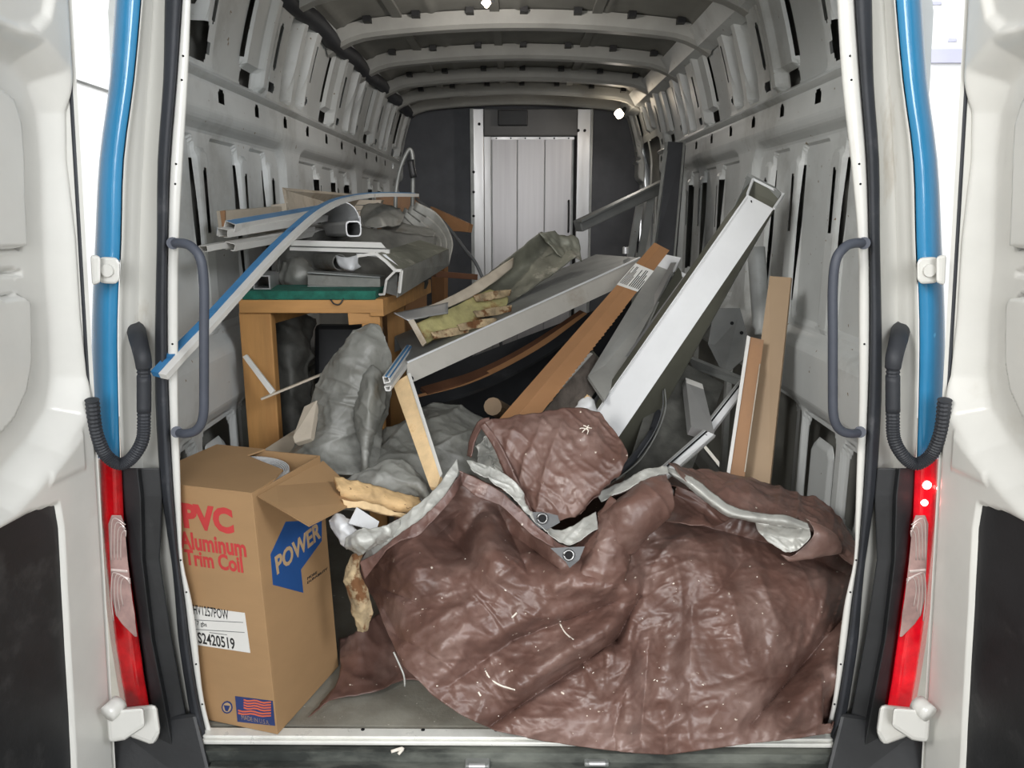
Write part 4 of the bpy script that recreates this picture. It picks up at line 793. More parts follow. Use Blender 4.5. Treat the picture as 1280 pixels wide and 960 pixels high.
# grey plank and thin channels between the orange board and the white channel
T('grey_plank', 'dull grey-white plank standing between orange board and white channel', 'plank', [slab('face', [(820, 330, 1.36), (842, 338, 1.34), (800, 430, .95), (755, 500, .62), (735, 470, .75)], .012, M['bow']), slab('pale_top', [(822, 316, 1.37), (851, 322, 1.36), (843, 340, 1.33), (819, 334, 1.35)], .004, M['aluw'])])
prof = [(-.03, -.02), (-.03, .02), (.03, .02), (.03, -.0)]
T('metal_channel', 'narrow open aluminium channel just left of the white channel', 'channel', [extr('channel_wall', Q(752, 520, .80), Q(846, 332, 1.30), [(-.018, -.022), (-.018, .012), (.0, .012)], M['alu'], th=.003, roll=0), slab('inner_face', [(848, 334, 1.30), (858, 350, 1.28), (762, 520, .80), (746, 505, .80)], .004, M['olive'])])
T('metal_channel', 'thin grey channel with open end hugging white channel left side', 'channel', [slab('side_face', [(857, 342, 1.00), (862, 350, .99), (745, 512, .76), (739, 504, .76)], .006, M['alu']), slab('end_lip', [(852, 340, .99), (862, 344, .99), (861, 350, .99), (853, 346, .99)], .006, M['aluw'])])
# the long white channel: boxed gutter with open top end
F0 = [(934, 244), (966, 261)]; 
fu0, fu1 = Q(934, 243, .86), Q(967, 261, .82); fb0, fb1 = Q(734, 530, .64), Q(764, 560, .60)
bk0, bk1 = Q(941, 224, .92), Q(979, 243, .88); dn0 = fb0+(bk0-fu0)*1.1; dn1 = Q(790, 580, .70)
parts = [prism('white_face', [fu0, fu1, fu1+V(0, .004, 0), fu0+V(0, .004, 0)], [fb0, fb1, fb1+V(0, .004, 0), fb0+V(0, .004, 0)], M['aluw']),
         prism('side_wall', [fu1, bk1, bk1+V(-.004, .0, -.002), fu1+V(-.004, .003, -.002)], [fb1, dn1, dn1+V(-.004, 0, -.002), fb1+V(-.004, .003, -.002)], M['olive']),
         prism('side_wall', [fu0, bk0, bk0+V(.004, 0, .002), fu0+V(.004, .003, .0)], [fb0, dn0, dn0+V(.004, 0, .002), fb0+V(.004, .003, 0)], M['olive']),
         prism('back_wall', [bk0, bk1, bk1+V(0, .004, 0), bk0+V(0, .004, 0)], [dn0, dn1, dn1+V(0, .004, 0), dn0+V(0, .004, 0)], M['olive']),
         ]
parts.append(prism('inner_dark_sheet', [fu0+V(.003, .006, 0), fu1+V(-.003, .006, 0), fu1+V(-.003, .009, 0), fu0+V(.003, .009, 0)], [fb0+V(.003, .006, 0), fb1+V(-.003, .006, 0), fb1+V(-.003, .009, 0), fb0+V(.003, .009, 0)], M['olive']))  # olive sheet added behind the white face to darken the channel's inside
for a, b in ((fu0, bk0), (bk0, bk1), (bk1, fu1)): parts.append(bar('end_rim', a+V(0, -.003, 0), b+V(0, -.003, 0), .007, .007, M['aluw'], bevel=0))
ax = (fb0-fu0).normalized()
parts.append(bar('edge_bead', fu0+(fb0-fu0)*.01+V(.006, -.002, -.003), fb0+V(.006, -.002, 0), .005, .006, M['aluw'], bevel=0))
parts.append(prism('outer_end_cap', [Q(934, 218, 1.42), Q(977, 240, 1.37), Q(976, 243, 1.37), Q(933, 224, 1.41)], [Q(934, 218, 1.44), Q(977, 240, 1.39), Q(900, 300, 1.3), Q(880, 300, 1.3)], M['lining']) if False else slab('outer_flange', [(927, 240, .90), (935, 216, .94), (942, 222, .93), (934, 243, .88), (902, 292, .86), (898, 290, .87)], .006, M['alud']))
parts.append(slab('outer_flange', [(935, 216, .93), (968, 233, .90), (977, 241, .87), (941, 223, .93)], .02, M['alud']))
c = Q(939, 253, .85); parts.append(tube('tear_mark', [c+V(-.002, -.004, .006), c+V(0, -.004, -.0), c+V(.004, -.004, -.012)], .002, M['hole'], n=6, seg=5))
T('white_channel', 'long white boxed metal channel with open dark top end leaning right', 'channel', parts)
# dark panel and rail near the partition
T('upright_dark_board', 'tall dark flat board standing upright near the partition on the right', 'board', [slab('face', [(835, 177, 2.150), (856, 178, 2.100), (846, 300, 1.700), (838, 375, 1.450), (800, 370, 1.500), (822, 300, 1.800)], .02, M['dark']), slab('pale_edge', [(831, 178, 2.160), (836, 177, 2.150), (822, 300, 1.800), (815, 330, 1.700), (812, 325, 1.720), (818, 290, 1.820)], .012, M['alud']), slab('pale_edge', [(854, 178, 2.090), (857, 178, 2.090), (842, 345, 1.520), (840, 345, 1.520)], .01, M['alud'])])
T('grey_rail', 'dark grey square rail sticking out toward the metal sliding door', 'rail', [bar('rail', Q(722, 283, 2.45), Q(830, 232, 2.75), .06, .06, M['lining'], bevel=.006), bar('groove', Q(724, 277, 2.41), Q(828, 226, 2.71), .04, .01, M['alud'])])
for i, (x, yt, xb_, yb_, Y, lab) in enumerate(((800, 255, 790, 330, 2.9, 'leftmost thin grey post standing behind the dark upright panel'), (815, 240, 808, 330, 2.7, 'thin grey post right behind the pale edge of the dark panel'))):
    T('steel_post', lab, 'post', [bar('post', Q(x, yt, Y), QZ(760+i*14, 474, 0), .04, .03, M['inner'])])
# right wall boards
T('brown_board', 'wide tan board leaning against the right wall', 'board', [slab('face', [(962, 345, .78), (989, 347, .74), (962, 606, .52), (928, 598, .56)], .012, M['tan'])])
pb = slab('face', [(937, 421, .68), (955, 425, .665), (930, 600, .51), (909, 594, .53)], .010, M['tanw']); pe = [slab('white_edge', [(934, 419, .675), (938, 421, .672), (912, 596, .522), (908, 594, .525)], .008, M['pvc']), bar('torn_edge', Q(950, 455, .63), Q(931, 590, .515), .003, .004, M['beige'], bevel=0)]
T('brown_board', 'narrow orange-brown board with white edge in front of the tan board', 'board', [pb]+pe)
# aluminium sash frames at lower right
cq = QP([(857, 472, .80), (878, 480, .79), (893, 541, .535), (864, 533, .545)])
T('window_frame', 'aluminium sash bar slanting up to the brown boards on the right', 'frame', sash([(872, 541, .60), (924, 476, .76), (934, 485, .75), (884, 552, .59)], M['aluw'])+[slab('cross_bar', [(932, 476, .765), (934, 487, .76), (866, 460, 1.0), (860, 447, 1.0)], .02, M['alud']), slab('bar_end', [(924, 474, .755), (934, 478, .75), (934, 488, .745), (926, 484, .75)], .01, M['alu'])])
T('window_frame', 'aluminium corner frame piece with tall grey post, lower right', 'frame', sash([(800, 606, .34), (879, 537, .52), (895, 544, .51), (828, 604, .33)], M['aluw'])+[slab('grey_post', [(857, 472, .80), (878, 480, .79), (893, 541, .535), (864, 533, .545)], .03, M['alu']), onquad('rough_top', cq, 0, 1, .0, .12, M['pvc'], lift=.003), cyl('screw', Q(882, 545, .505), Q(882, 545, .52), .005, M['hole'])])
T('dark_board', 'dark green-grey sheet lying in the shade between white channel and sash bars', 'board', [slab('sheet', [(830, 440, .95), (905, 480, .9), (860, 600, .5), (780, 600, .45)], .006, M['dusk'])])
T('wire', 'thin loose grey wire curving down right of the white channel', 'wire', [tube('strand', [Q(831, 486, .68), Q(832, 510, .62), Q(822, 540, .55), Q(800, 575, .46), Q(770, 600, .40)], .0022, M['alud'], n=30, seg=6), tube('strand', [Q(829, 488, .68), Q(828, 512, .62), Q(818, 540, .55), Q(797, 572, .46)], .0018, M['cable'], n=30, seg=6)])
T('black_hose', 'black hose curving under the white channel toward the tarp', 'hose', [tube('hose', [Q(826, 500, .8), Q(815, 540, .6), Q(790, 575, .48), Q(760, 600, .42)], .011, M['rubber'], n=30)])
T('steel_bracket', 'dark slotted steel bracket behind the brown boards', 'bracket', [slab('plate', [(893, 385, 1.05), (925, 385, 1.03), (940, 440, .95), (905, 470, .9), (885, 430, 1.0)], .006, M['lining']), cyl('slot', Q(915, 404, 1.01), Q(915, 404, 1.03), .006, M['hole']), cyl('slot', Q(927, 416, .985), Q(927, 416, 1.0), .006, M['hole'])])
T('grey_wall_rib', 'smooth pale grey rib with rounded lower end on the right wall', 'post', [tube('post', [Q(945, 310, 1.06), Q(950, 380, 1.02), Q(952, 418, .98)], .028, M['inner'], n=12, seg=12, rr=lambda t: .030 if t < .9 else .022)])  # a rib of the right side wall, built as its own tube
# small sticks
T('wood_stick', 'fresh pale pine stick leaning from the grey panel onto grey tarp', 'stick', [slab('face', [(491, 480, .50), (511, 467, .52), (551, 594, .24), (546, 610, .22), (537, 608, .22)], .018, M['pale'], bevel=.001), slab('pale_edge', [(509, 467, .515), (513, 466, .52), (553, 592, .238), (550, 596, .236)], .012, M['pvc'])])
T('trim_strip', 'upper short blue-filmed trim end left of the pine stick', 'trim', [hollow('strip_body', QP([(478, 471, .40), (486, 470, .40), (488, 478, .39), (480, 480, .39)]), QP([(507, 432, .8), (513, 431, .8), (515, 436, .79), (509, 438, .79)]), M['pvc'], t=.003), slab('blue_film', [(481, 470, .398), (488, 472, .395), (515, 433, .788), (509, 431, .79)], .001, M['pvcb'])])
T('trim_strip', 'lower white plastic trim end just left of the pine stick', 'trim', [hollow('strip_body', QP([(480, 483, .38), (489, 482, .38), (488, 489, .37), (482, 489, .37)]), QP([(512, 440, .76), (519, 441, .76), (519, 447, .75), (513, 448, .75)]), M['pvc'], t=.003)])
T('split_wood', 'splintered yellow pine plank end beside the cardboard flap, upper piece', 'wood', [patch('plank', [[(418, 596, .18), (460, 606, .20), (524, 622, .24)], [(424, 612, .15), (462, 622, .17), (526, 636, .21)], [(428, 622, .16), (462, 634, .17), (515, 640, .21)]], M['split'], nu=50, nv=20, crum=.004, sc=25, th=.015)])
T('split_wood', 'thin splintered pine piece beneath the upper plank beside the box', 'wood', [patch('plank', [[(426, 624, .13), (460, 632, .15), (505, 644, .19)], [(432, 632, .13), (462, 640, .14), (500, 648, .18)]], M['pale'], nu=40, nv=8, crum=.003, sc=25, th=.014)])
T('rotten_stick', 'rotten splintered wood stick hanging between the box and the tarp', 'wood', [patch('stick', [[(441, 692, .10), (447, 690, .09), (452, 690, .10)], [(432, 715, .10), (440, 712, .08), (450, 716, .09)], [(436, 740, .09), (448, 740, .07), (460, 742, .085)], [(442, 765, .085), (452, 765, .065), (464, 766, .08)], [(448, 788, .08), (453, 791, .07), (459, 788, .08)]], M['rotw'], nu=22, nv=60, crum=.006, sc=22, th=.014)])
T('white_stick', 'short white plastic stick leaning against the left bench leg', 'stick', [slab('face', [(303, 446, .58), (308, 443, .58), (343, 488, .53), (338, 493, .53)], .008, M['pvc'])])
T('thin_lath', 'thin pale lath crossing from the bench leg to the grey tarp', 'lath', [bar('lath', Q(326, 499, .52), Q(414, 463, .60), .012, .006, M['beige'])])
T('foam_board', 'pale broken board end sticking down left of the grey tarp', 'board', [slab('face', [(380, 508, .50), (396, 500, .50), (388, 548, .42), (368, 554, .42), (366, 546, .42)], .02, M['beige'], bevel=.002)])
T('card_sheet', 'grey-beige sheet sloping down behind the cardboard box', 'sheet', [slab('sheet', [(330, 562, .50), (372, 535, .62), (390, 570, .50), (362, 585, .42)], .006, M['beige'])])
T('plank', 'dark plank in the shade under the bench', 'plank', [bar('board', Q(350, 470, 1.3), Q(430, 430, 1.8), .12, .02, M['steel'])])
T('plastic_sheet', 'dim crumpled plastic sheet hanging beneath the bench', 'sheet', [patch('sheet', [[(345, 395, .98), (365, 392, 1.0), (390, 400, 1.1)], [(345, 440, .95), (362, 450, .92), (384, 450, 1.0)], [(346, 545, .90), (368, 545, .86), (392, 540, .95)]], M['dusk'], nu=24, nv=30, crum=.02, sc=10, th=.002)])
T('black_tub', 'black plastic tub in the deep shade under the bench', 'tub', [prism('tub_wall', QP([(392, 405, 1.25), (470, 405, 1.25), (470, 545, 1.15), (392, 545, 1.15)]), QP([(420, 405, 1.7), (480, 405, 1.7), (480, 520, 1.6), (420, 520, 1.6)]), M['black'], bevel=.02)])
# ================================================================ tarpaulins
# grey tarpaulin: tall peak over something, then folds spreading to the right
gt = [patch('tarp_sheet', [[(446, 420, .56), (456, 411, .58), (474, 411, .58), (485, 424, .56)], [(425, 450, .55), (443, 440, .52), (466, 440, .52), (489, 455, .56)], [(404, 480, .54), (432, 476, .48), (462, 474, .50), (489, 486, .57)], [(388, 515, .53), (420, 512, .45), (456, 508, .48), (486, 512, .57)], [(374, 550, .50), (406, 552, .42), (442, 548, .46), (476, 548, .54)], [(345, 590, .40), (380, 596, .32), (436, 596, .36), (478, 600, .40)]], M['greyt'], nu=110, nv=130, crum=.014, sc=8, seed=2, th=.002, fine=.4),
      patch('tarp_fold', [[(440, 500, .49), (461, 459, .49), (471, 462, .49), (479, 485, .52)], [(444, 510, .46), (456, 500, .42), (466, 502, .42), (481, 510, .50)], [(447, 530, .45), (455, 538, .40), (462, 540, .40), (470, 530, .47)], [(452, 565, .42), (456, 575, .36), (460, 570, .40), (464, 560, .46)], [(455, 590, .42), (456, 595, .38), (457, 592, .38), (458, 588, .42)]], M['greyt'], nu=40, nv=80, crum=.008, sc=14, seed=5, th=.002),
      patch('tarp_sheet', [[(470, 548, .60), (500, 532, .62), (520, 528, .66), (545, 540, .66)], [(470, 565, .52), (492, 560, .50), (520, 556, .52), (545, 560, .56)], [(455, 600, .44), (490, 584, .42), (525, 588, .42), (550, 600, .46)], [(430, 640, .36), (480, 640, .33), (525, 640, .33), (560, 640, .36)]], M['greyt'], nu=80, nv=80, crum=.014, sc=10, seed=9, th=.002),
      patch('tarp_sheet', [[(500, 548, .66), (530, 512, .70), (552, 509, .72), (585, 520, .72), (625, 545, .70)], [(505, 570, .56), (535, 540, .54), (560, 536, .54), (590, 545, .58), (630, 570, .60)], [(515, 600, .46), (545, 575, .44), (570, 572, .44), (600, 580, .46), (640, 600, .50)], [(520, 640, .38), (550, 630, .36), (580, 630, .36), (610, 640, .38), (650, 650, .40)]], M['greyt'], nu=110, nv=90, crum=.013, sc=9, seed=12, th=.002),
      patch('tarp_fold', [[(430, 600, .27), (462, 586, .30), (500, 578, .31), (520, 590, .30), (536, 615, .28)], [(440, 612, .24), (470, 600, .25), (500, 596, .26), (522, 606, .26), (536, 622, .25)], [(470, 622, .24), (490, 618, .25), (508, 618, .26), (525, 622, .27), (534, 630, .27)]], M['greyt'], nu=80, nv=40, crum=.008, sc=16, seed=15, th=.002)]
T('grey_tarp', 'crumpled grey tarpaulin rising to a peak beside the bench', 'tarp', gt)
T('white_flashing', 'crumpled white metal flashing between the box and brown tarp', 'flashing', [
  patch('crumpled_end', [[(413, 650, .10), (420, 642, .09), (428, 645, .10)], [(420, 668, .09), (428, 660, .06), (438, 655, .09)], [(436, 684, .09), (444, 678, .06), (452, 670, .09)]], M['aluw'], nu=24, nv=24, crum=.006, sc=25, th=.003),
  slab('flat_strip', [(436, 654, .06), (446, 634, .10), (474, 652, .12), (470, 664, .10)], .003, M['aluw']),
  patch('torn_wrap', [[(432, 672, .05), (450, 664, .04), (478, 658, .06), (500, 650, .1)], [(433, 684, .05), (455, 676, .02), (480, 668, .05), (496, 662, .1)], [(448, 694, .05), (462, 688, .03), (474, 682, .05), (484, 676, .08)]], M['tarpg'], nu=40, nv=24, crum=.008, sc=25, th=.002)])
# brown tarpaulin body: columns between a traced top and bottom outline, slumped over the load and the sill
top = [(448, 716), (470, 696), (500, 668), (540, 630), (575, 596), (610, 612), (650, 650), (700, 690), (740, 690), (790, 668), (835, 650), (880, 640), (930, 645), (980, 660), (1030, 680), (1062, 700), (1074, 712)]
bot = [(448, 718), (470, 752), (484, 790), (505, 832), (540, 868), (575, 893), (620, 914), (680, 926), (740, 935), (790, 941), (835, 943), (900, 934), (960, 927), (1000, 922), (1038, 916), (1055, 860), (1066, 760), (1074, 714)]
def interp(P, x):
    xs = [p[0] for p in P]; return float(np.interp(x, xs, [p[1] for p in P]))
FOLDS = [  # (x0,y0, x1,y1, width px, amplitude m towards viewer, kind): rounded ridges and shaded hollows
 (578, 600, 612, 700, 26, .040), (612, 700, 690, 760, 34, .045), (575, 640, 545, 672, 30, -.060), (600, 640, 575, 672, 20, -.035), (500, 690, 560, 740, 40, .030),
 (474, 735, 520, 752, 22, -.030), (487, 745, 505, 752, 14, .02), (690, 620, 700, 705, 22, .03), (625, 640, 660, 715, 16, -.030), (640, 690, 760, 705, 34, .045), (700, 730, 780, 735, 22, .05),
 (640, 800, 770, 752, 24, -.040), (560, 858, 640, 800, 22, -.030), (650, 860, 800, 752, 22, .050), (612, 908, 770, 800, 12, -.040), (770, 800, 800, 745, 14, -.055), (560, 800, 620, 770, 30, .02),
 (760, 850, 775, 790, 26, .030), (800, 925, 812, 800, 17, -.018), (828, 880, 840, 730, 20, .018), (860, 900, 866, 740, 26, -.010), (786, 900, 784, 830, 16, .014), (546, 655, 590, 700, 24, -.05), (640, 668, 700, 712, 20, -.045), (480, 760, 500, 800, 16, -.02), (700, 770, 735, 760, 16, .02), (660, 770, 612, 800, 16, .025), (766, 920, 786, 850, 14, -.014),
 (940, 905, 1055, 770, 26, -.060), (990, 890, 1060, 830, 20, .030), (880, 720, 960, 850, 60, .035), (930, 700, 895, 742, 14, -.014), (1000, 690, 1060, 720, 22, -.035), (960, 740, 1040, 730, 30, .015),
 (500, 800, 600, 850, 40, .02), (470, 780, 560, 830, 14, -.012), (850, 650, 1000, 690, 20, -.035)]
def crumple(p): return mound(p, 3.2, .020, 31, False)+mound(p, 5.5, .009, 33)+mound(p, 12, .005, 37)+mound(p, 26, .0026, 41)+mound(p, 48, .0012, 47)+crease(p, 9, .013, 38 if p[0] < .22 else 82, 3)+crease(p, 17, .007, 128 if p[0] < .2 else 60, 8)+crease(p, 30, .0032, 15, 12)
NU, NV = 330, 230; vs = []
xs_ = np.concatenate([np.linspace(448, 470, 14)[:-1], np.linspace(470, 1040, NU-30), np.linspace(1040, 1074, 18)[1:]]); NU = len(xs_)
def fold_at(px, py):
    s = 0
    for x0, y0, x1, y1, wd, am in FOLDS:
        ex, ey = x1-x0, y1-y0; L2 = ex*ex+ey*ey; t = ((px-x0)*ex+(py-y0)*ey)/L2; tc_ = min(1, max(0, t)); dx, dy = px-x0-ex*tc_, py-y0-ey*tc_
        q = math.hypot(dx, dy)/wd
        if q < 3: s += 1.45*am*math.exp(-q*q*1.1 if am > 0 else -q*1.3)*(1.0-.35*abs(2*tc_-1))
    return s
def baseY(px, py):
    h = (935-py)/330; y = -.065+.045/(1+math.exp((py-888)/14))+.36*max(0, h)**1.45
    bulge = -.025*math.exp(-((px-930)/170)**2-((py-760)/120)**2)-.045*math.exp(-((px-620)/120)**2-((py-800)/90)**2); y += bulge
    y += .16*max(0, (520-px)/72)**1.5*max(0, min(1, (950-py)/200)); y += .07*max(0, (px-1030)/44)**1.5
    k_ = min(1, max(0, (py-875)/50)); k_ = k_*k_*(3-2*k_); y = y*(1-k_)+k_*min(y, -.058)
    if px > 1028: y = max(y, .035+.004*(px-1028)/10) if py < 905 else y
    return y
for j in range(NV):
    t = j/(NV-1)
    for px in xs_:
        yt, yb = interp(top, px), interp(bot, px); py = yt+(yb-yt)*t; Y = baseY(px, py)
        vs.append(Q(px, py, Y-fold_at(px, py)))
G = np.array([list(v) for v in vs]).reshape(NV, NU, 3); D0 = G.copy()
for j in range(NV):
    for i in range(NU):
        p = D0[j, i]; a = crumple(p)
        dr_ = (Vector(p)-CAM).normalized(); G[j, i] -= np.array(dr_)*a*.9
vs = G.reshape(-1, 3); fs = [(i*NU+j, i*NU+j+1, (i+1)*NU+j+1, (i+1)*NU+j) for i in range(NV-1) for j in range(NU-1)]
body = mesh('tarp_body', vs, fs, M['tarp'], None, True); sm = body.modifiers.new('s', 'SOLIDIFY'); sm.thickness = .002; sm.offset = -1
bt = [body]
# back of the heap: the sheet runs on over the load towards the front of the van
bt.append(patch('tarp_back', [[(450, 716, .25), (575, 605, .36), (700, 640, .34), (835, 615, .36), (1000, 640, .34), (1040, 690, .25)], [(470, 690, .5), (580, 600, .62), (700, 625, .62), (835, 600, .62), (960, 625, .55), (1000, 660, .42)], [(480, 720, .8), (580, 660, .9), (700, 660, .9), (835, 650, .9), (920, 650, .85), (950, 690, .8)]], M['tarp'], nu=80, nv=30, crum=.02, sc=6, th=.002))
# square flap standing up in the middle
bt.append(patch('tarp_flap', [[(602, 530, .33), (640, 522, .34), (702, 514, .35), (735, 513, .35), (752, 520, .34)], [(618, 556, .30), (662, 550, .28), (710, 548, .27), (745, 546, .28), (771, 547, .29)], [(636, 600, .25), (672, 598, .21), (712, 594, .20), (750, 590, .20), (785, 574, .22)], [(655, 640, .20), (680, 637, .17), (708, 630, .17), (736, 620, .17), (756, 602, .19)], [(669, 658, .18), (684, 656, .155), (698, 652, .155), (712, 644, .16), (726, 632, .17)]], M['tarp'], nu=110, nv=90, crum=.010, sc=11, seed=21, th=.002, fine=.6))
bt.append(patch('flap_hem', [[(600, 532, .325), (618, 560, .285), (637, 602, .235), (656, 642, .185), (669, 659, .165)], [(607, 528, .322), (628, 558, .275), (648, 600, .222), (667, 640, .172), (677, 657, .156)]], M['tarph'], nu=60, nv=6, crum=.002, sc=20, th=.003))
bt.append(patch('flap_side_fold', [[(585, 570, .34), (590, 545, .35), (600, 527, .35), (612, 522, .35)], [(590, 572, .32), (596, 550, .33), (604, 535, .33), (612, 532, .34)]], M['tarph'], nu=30, nv=6, crum=.003, th=.003))
bt.append(patch('silver_underside', [[(594, 560, .40), (603, 545, .42), (616, 545, .42)], [(596, 575, .38), (612, 570, .42), (628, 568, .38)], [(604, 590, .34), (618, 590, .36), (636, 592, .32)]], M['tarpg'], nu=30, nv=30, crum=.016, sc=22, th=.002))
for q in ([(662, 655, .148), (668, 637, .160), (695, 642, .150), (724, 636, .158), (700, 660, .145), (684, 662, .142)],):
    bt.append(slab('corner_patch', [(657, 640, .140), (668, 659, .118), (684, 662, .114), (700, 653, .116), (697, 644, .125), (676, 640, .132)], .002, M['corner']))
def eyelet(px, py, Y, r=.011):
    c = Q(px, py, Y); d = (CAM-c).normalized(); s, u = frame_of(d, V(0, 0, 1)); pts = [c+s*r*math.cos(a)+u*r*math.sin(a) for a in [2*math.pi*k/16 for k in range(17)]]
    o = tube('eyelet_ring', pts, .003, M['metal'], seg=6, straight=True); cyl('eyelet_hole', c-d*.002, c-d*.001, r*.8, M['hole'], o, 12); return o
bt += [eyelet(678, 648, .120), eyelet(711, 694, .044), eyelet(818, 617, .128), eyelet(836, 615, .135, .009)]
for k in range(7):
    c = Q(733, 536, .262); an = k*.9+.3; e = c+V(.016*math.cos(an), -.006, .012*math.sin(an))*random.uniform(.4, 1.1); bt.append(tube('frayed_tear', [c, (c+e)/2+V(.003*(k % 3-1), -.004, .003), e], .0013, M['lint'], n=6, seg=5))
# silver band and brown hem of the collar left of the peak
bt.append(patch('silver_collar', [[(571, 574, .20), (560, 590, .17), (540, 617, .14), (512, 640, .12), (490, 655, .11), (470, 672, .10), (452, 700, .12)], [(573, 590, .175), (566, 604, .15), (552, 626, .115), (528, 650, .095), (502, 668, .085), (480, 684, .08), (456, 706, .10)]], M['tarpg'], nu=110, nv=20, crum=.005, sc=18, th=.002))
bt.append(patch('collar_hem', [[(573, 590, .165), (567, 602, .140), (552, 624, .105), (528, 648, .085), (502, 668, .075), (480, 686, .07), (450, 702, .09)], [(571, 606, .15), (565, 622, .12), (550, 642, .085), (526, 668, .065), (502, 678, .06), (482, 692, .06), (458, 722, .09)]], M['tarph'], nu=110, nv=16, crum=.005, sc=14, th=.003))
bt.append(patch('silver_collar', [[(583, 577, .21), (605, 582, .20), (630, 592, .18), (650, 612, .17), (660, 640, .155), (700, 662, .14), (745, 640, .16)], [(590, 590, .18), (610, 600, .16), (635, 618, .145), (655, 640, .135), (680, 664, .115), (712, 682, .105), (748, 662, .12)]], M['tarpg'], nu=130, nv=30, crum=.007, sc=18, seed=4, th=.002))
bt.append(patch('collar_hem', [[(574, 588, .165), (592, 596, .15), (622, 612, .13), (645, 632, .12), (672, 658, .105), (700, 680, .10), (712, 684, .10)], [(580, 606, .15), (598, 622, .125), (625, 632, .11), (645, 650, .10), (665, 668, .09), (690, 684, .085), (704, 694, .09)]], M['tarph'], nu=110, nv=14, crum=.004, sc=16, seed=8, th=.003))
bt.append(slab('corner_patch', [(688, 685, .050), (731, 683, .055), (724, 700, .042), (712, 710, .038), (707, 702, .040)], .002, M['corner']))
bt.append(patch('centre_fold', [[(712, 688, .16), (735, 668, .14), (752, 640, .16), (764, 620, .18)], [(716, 710, .12), (742, 690, .08), (762, 664, .09), (780, 640, .14)], [(690, 722, .11), (742, 712, .055), (772, 704, .065), (788, 680, .12)], [(665, 730, .10), (730, 738, .055), (775, 734, .07), (782, 722, .12)]], M['tarp'], nu=70, nv=70, crum=.007, sc=10, seed=17, fine=.5))
bt.append(patch('gathered_fold', [[(775, 626, .22), (798, 610, .19), (822, 597, .18), (832, 594, .19)], [(752, 640, .17), (782, 628, .12), (818, 618, .115), (838, 614, .135)], [(748, 660, .14), (780, 648, .095), (812, 640, .095), (838, 636, .13)], [(752, 682, .13), (772, 676, .09), (798, 668, .095), (820, 652, .13)], [(760, 690, .13), (775, 692, .11), (789, 690, .11), (796, 672, .13)]], M['tarp'], nu=80, nv=80, crum=.007, sc=10, seed=23, fine=.5))
bt.append(patch('fold_lip', [[(746, 618, .22), (775, 602, .22), (805, 588, .22), (834, 583, .22)], [(752, 628, .20), (782, 614, .19), (808, 600, .19), (836, 592, .20)]], M['tarpg'], nu=50, nv=12, crum=.006, sc=18))
# upper right fold: silver rolled edge and brown band above it
bt.append(patch('upper_fold', [[(834, 584, .26), (890, 590, .30), (945, 602, .32), (1000, 620, .32), (1022, 621, .31), (1050, 655, .25), (1076, 692, .16)], [(840, 590, .22), (890, 606, .22), (945, 620, .22), (1000, 640, .22), (1028, 650, .20), (1052, 678, .16), (1075, 702, .12)], [(845, 596, .20), (886, 622, .17), (930, 644, .15), (990, 652, .14), (1022, 668, .13), (1050, 696, .12), (1072, 712, .10)]], M['tarp'], nu=150, nv=50, crum=.008, sc=12, seed=28, fine=.6))
bt.append(patch('fold_tip', [[(1010, 650, .13), (1026, 656, .13), (1045, 668, .13)], [(1016, 668, .115), (1034, 675, .11), (1052, 690, .12)], [(992, 692, .115), (1012, 695, .11), (1030, 694, .12)], [(975, 692, .13), (984, 699, .12), (1000, 698, .125)]], M['tarp'], nu=30, nv=30, crum=.004, sc=14, seed=2))
bt.append(patch('silver_edge', [[(836, 585, .235), (866, 598, .20), (896, 620, .155), (918, 634, .13), (950, 642, .12), (985, 646, .115), (1010, 654, .11)], [(834, 589, .225), (862, 604, .185), (892, 628, .14), (914, 642, .115), (948, 648, .105), (985, 652, .10), (1012, 662, .10)], [(836, 592, .235), (860, 608, .195), (890, 632, .155), (912, 646, .13), (948, 652, .115), (985, 658, .11), (1010, 666, .11)]], M['tarpg'], nu=130, nv=14, crum=.0025, sc=18, th=.003))
bt.append(patch('silver_pocket', [[(944, 652, .12), (965, 652, .115), (990, 656, .11), (1012, 660, .10)], [(948, 664, .135), (968, 668, .135), (992, 672, .125), (1013, 671, .10)], [(960, 676, .13), (974, 682, .12), (992, 684, .11), (1006, 680, .10)], [(972, 684, .12), (980, 689, .115), (988, 690, .11), (996, 688, .105)]], M['tarpg'], nu=50, nv=40, crum=.006, sc=20, seed=3))
bt.append(patch('right_tail', [[(1020, 690, .16), (1045, 690, .15), (1076, 696, .14)], [(1020, 715, .13), (1045, 712, .11), (1074, 716, .10)], [(1010, 742, .12), (1040, 740, .09), (1064, 742, .08)]], M['tarp'], nu=30, nv=30, crum=.008, sc=12, seed=13) if False else patch('inner_shadow_fold', [[(846, 606, .26), (880, 622, .24), (915, 645, .22)], [(842, 622, .26), (870, 640, .22), (905, 655, .20)], [(820, 652, .20), (850, 655, .16), (890, 662, .16)]], M['tarp'], nu=40, nv=30, crum=.008, sc=12, seed=14))
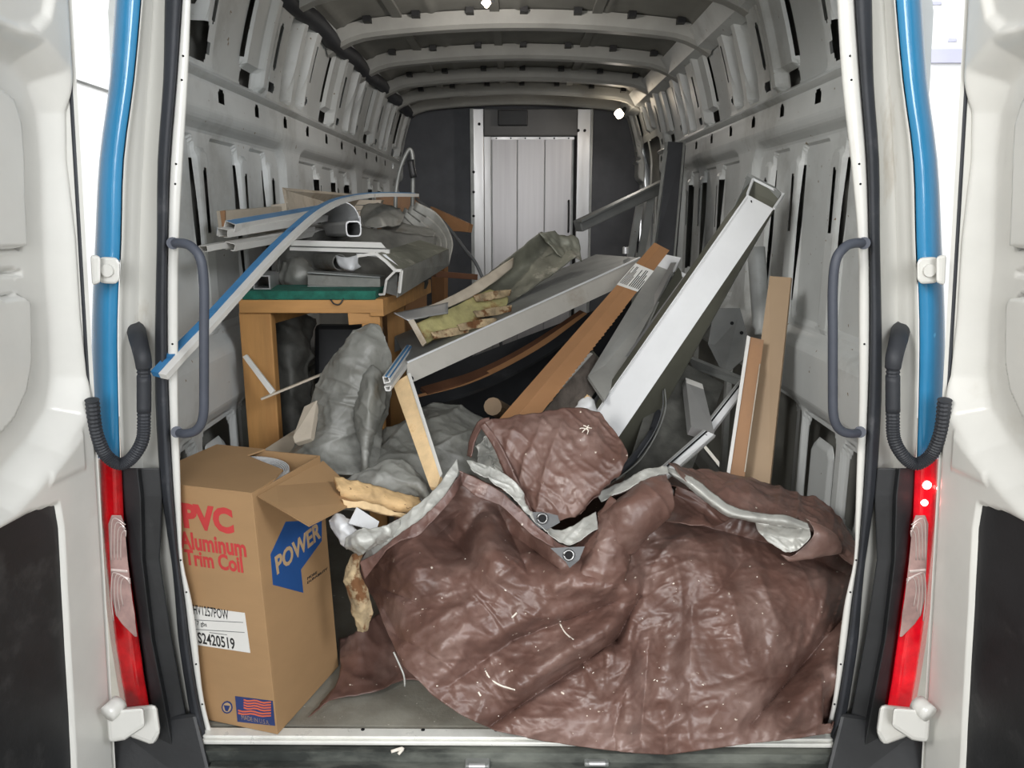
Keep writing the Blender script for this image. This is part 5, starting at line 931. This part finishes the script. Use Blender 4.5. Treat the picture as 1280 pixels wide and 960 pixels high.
# stitched seams and creases across the large face
def surf(px, py, lift=.002):
    Y = baseY(px, py)-fold_at(px, py); p = Q(px, py, Y); a = crumple(p); d = (p-CAM).normalized(); return p-d*(a*.9+lift)
for k, pts in enumerate(([(700, 780), (706, 790), (712, 796), (717, 800)], [(606, 836), (611, 846), (622, 855), (636, 860), (644, 862)], [(598, 865), (601, 870)], [(640, 772), (646, 766)])):
    bt.append(tube('white_thread', [surf(*p) for p in pts], .0022, M['lint'], n=16, seg=5))
bt.append(tube('loose_thread', [Q(492, 815, .02), Q(499, 830, .01), Q(505, 845, .0), Q(506, 858, -.0)], .0022, M['tarpg'], n=12, seg=5))
ls = bmesh.new()
for k in range(110):
    px = random.uniform(520, 1040); py = random.uniform(interp(top, px)+40, interp(bot, px)-12); p = surf(px, py, .0012); r = random.choice((.0010, .0014, .0022, .0030)); mt = Matrix.Translation(p) @ Matrix.Rotation(random.uniform(0, 3), 4, 'Y') @ Matrix.Diagonal((r*random.uniform(1, 2), r*.5, r*.7, 1))
    bmesh.ops.create_icosphere(ls, subdivisions=1, radius=1, matrix=mt)
me = bpy.data.meshes.new('lint_specks'); ls.to_mesh(me); ls.free(); lk = link('lint_specks', me, M['lint']); lk['kind'] = 'stuff'; bt.append(lk)
T('brown_tarp', 'large crumpled brown tarpaulin with silver underside heaped at the opening', 'tarp', bt)
T('brown_tarp', 'flat dark brown tarpaulin corner lying on the floor beside the box', 'tarp', [
  patch('tarp_corner', [[tuple(QZ(385, 898, .012)), tuple(QZ(420, 875, .016)), tuple(QZ(470, 866, .012)), tuple(QZ(510, 850, .012)), tuple(QZ(560, 862, .012))], [tuple(QZ(425, 850, .02)), tuple(QZ(450, 838, .035)), tuple(QZ(480, 820, .04)), tuple(QZ(500, 800, .05)), tuple(QZ(560, 800, .04))], [tuple(QZ(425, 800, .05)), tuple(QZ(450, 790, .09)), tuple(QZ(470, 770, .11)), tuple(QZ(500, 760, .11)), tuple(QZ(560, 760, .1))]], M['tarp'], nu=60, nv=40, crum=.008, sc=12, seed=33, px=False)])
for k, (px, py) in enumerate(((484, 890), (507, 897))):
    p = QZ(px, py+44, -.035)
T('paper_scrap', 'small pale curled scrap on the dark step below the sill', 'scrap', [tube('curl', [QZ(491, 932, -.02)+V(0, -.02, 0), QZ(505, 931, -.02)+V(0, -.02, .006), QZ(500, 937, -.03)+V(0, -.02, .004)], .004, M['lint'], n=10, seg=6)])
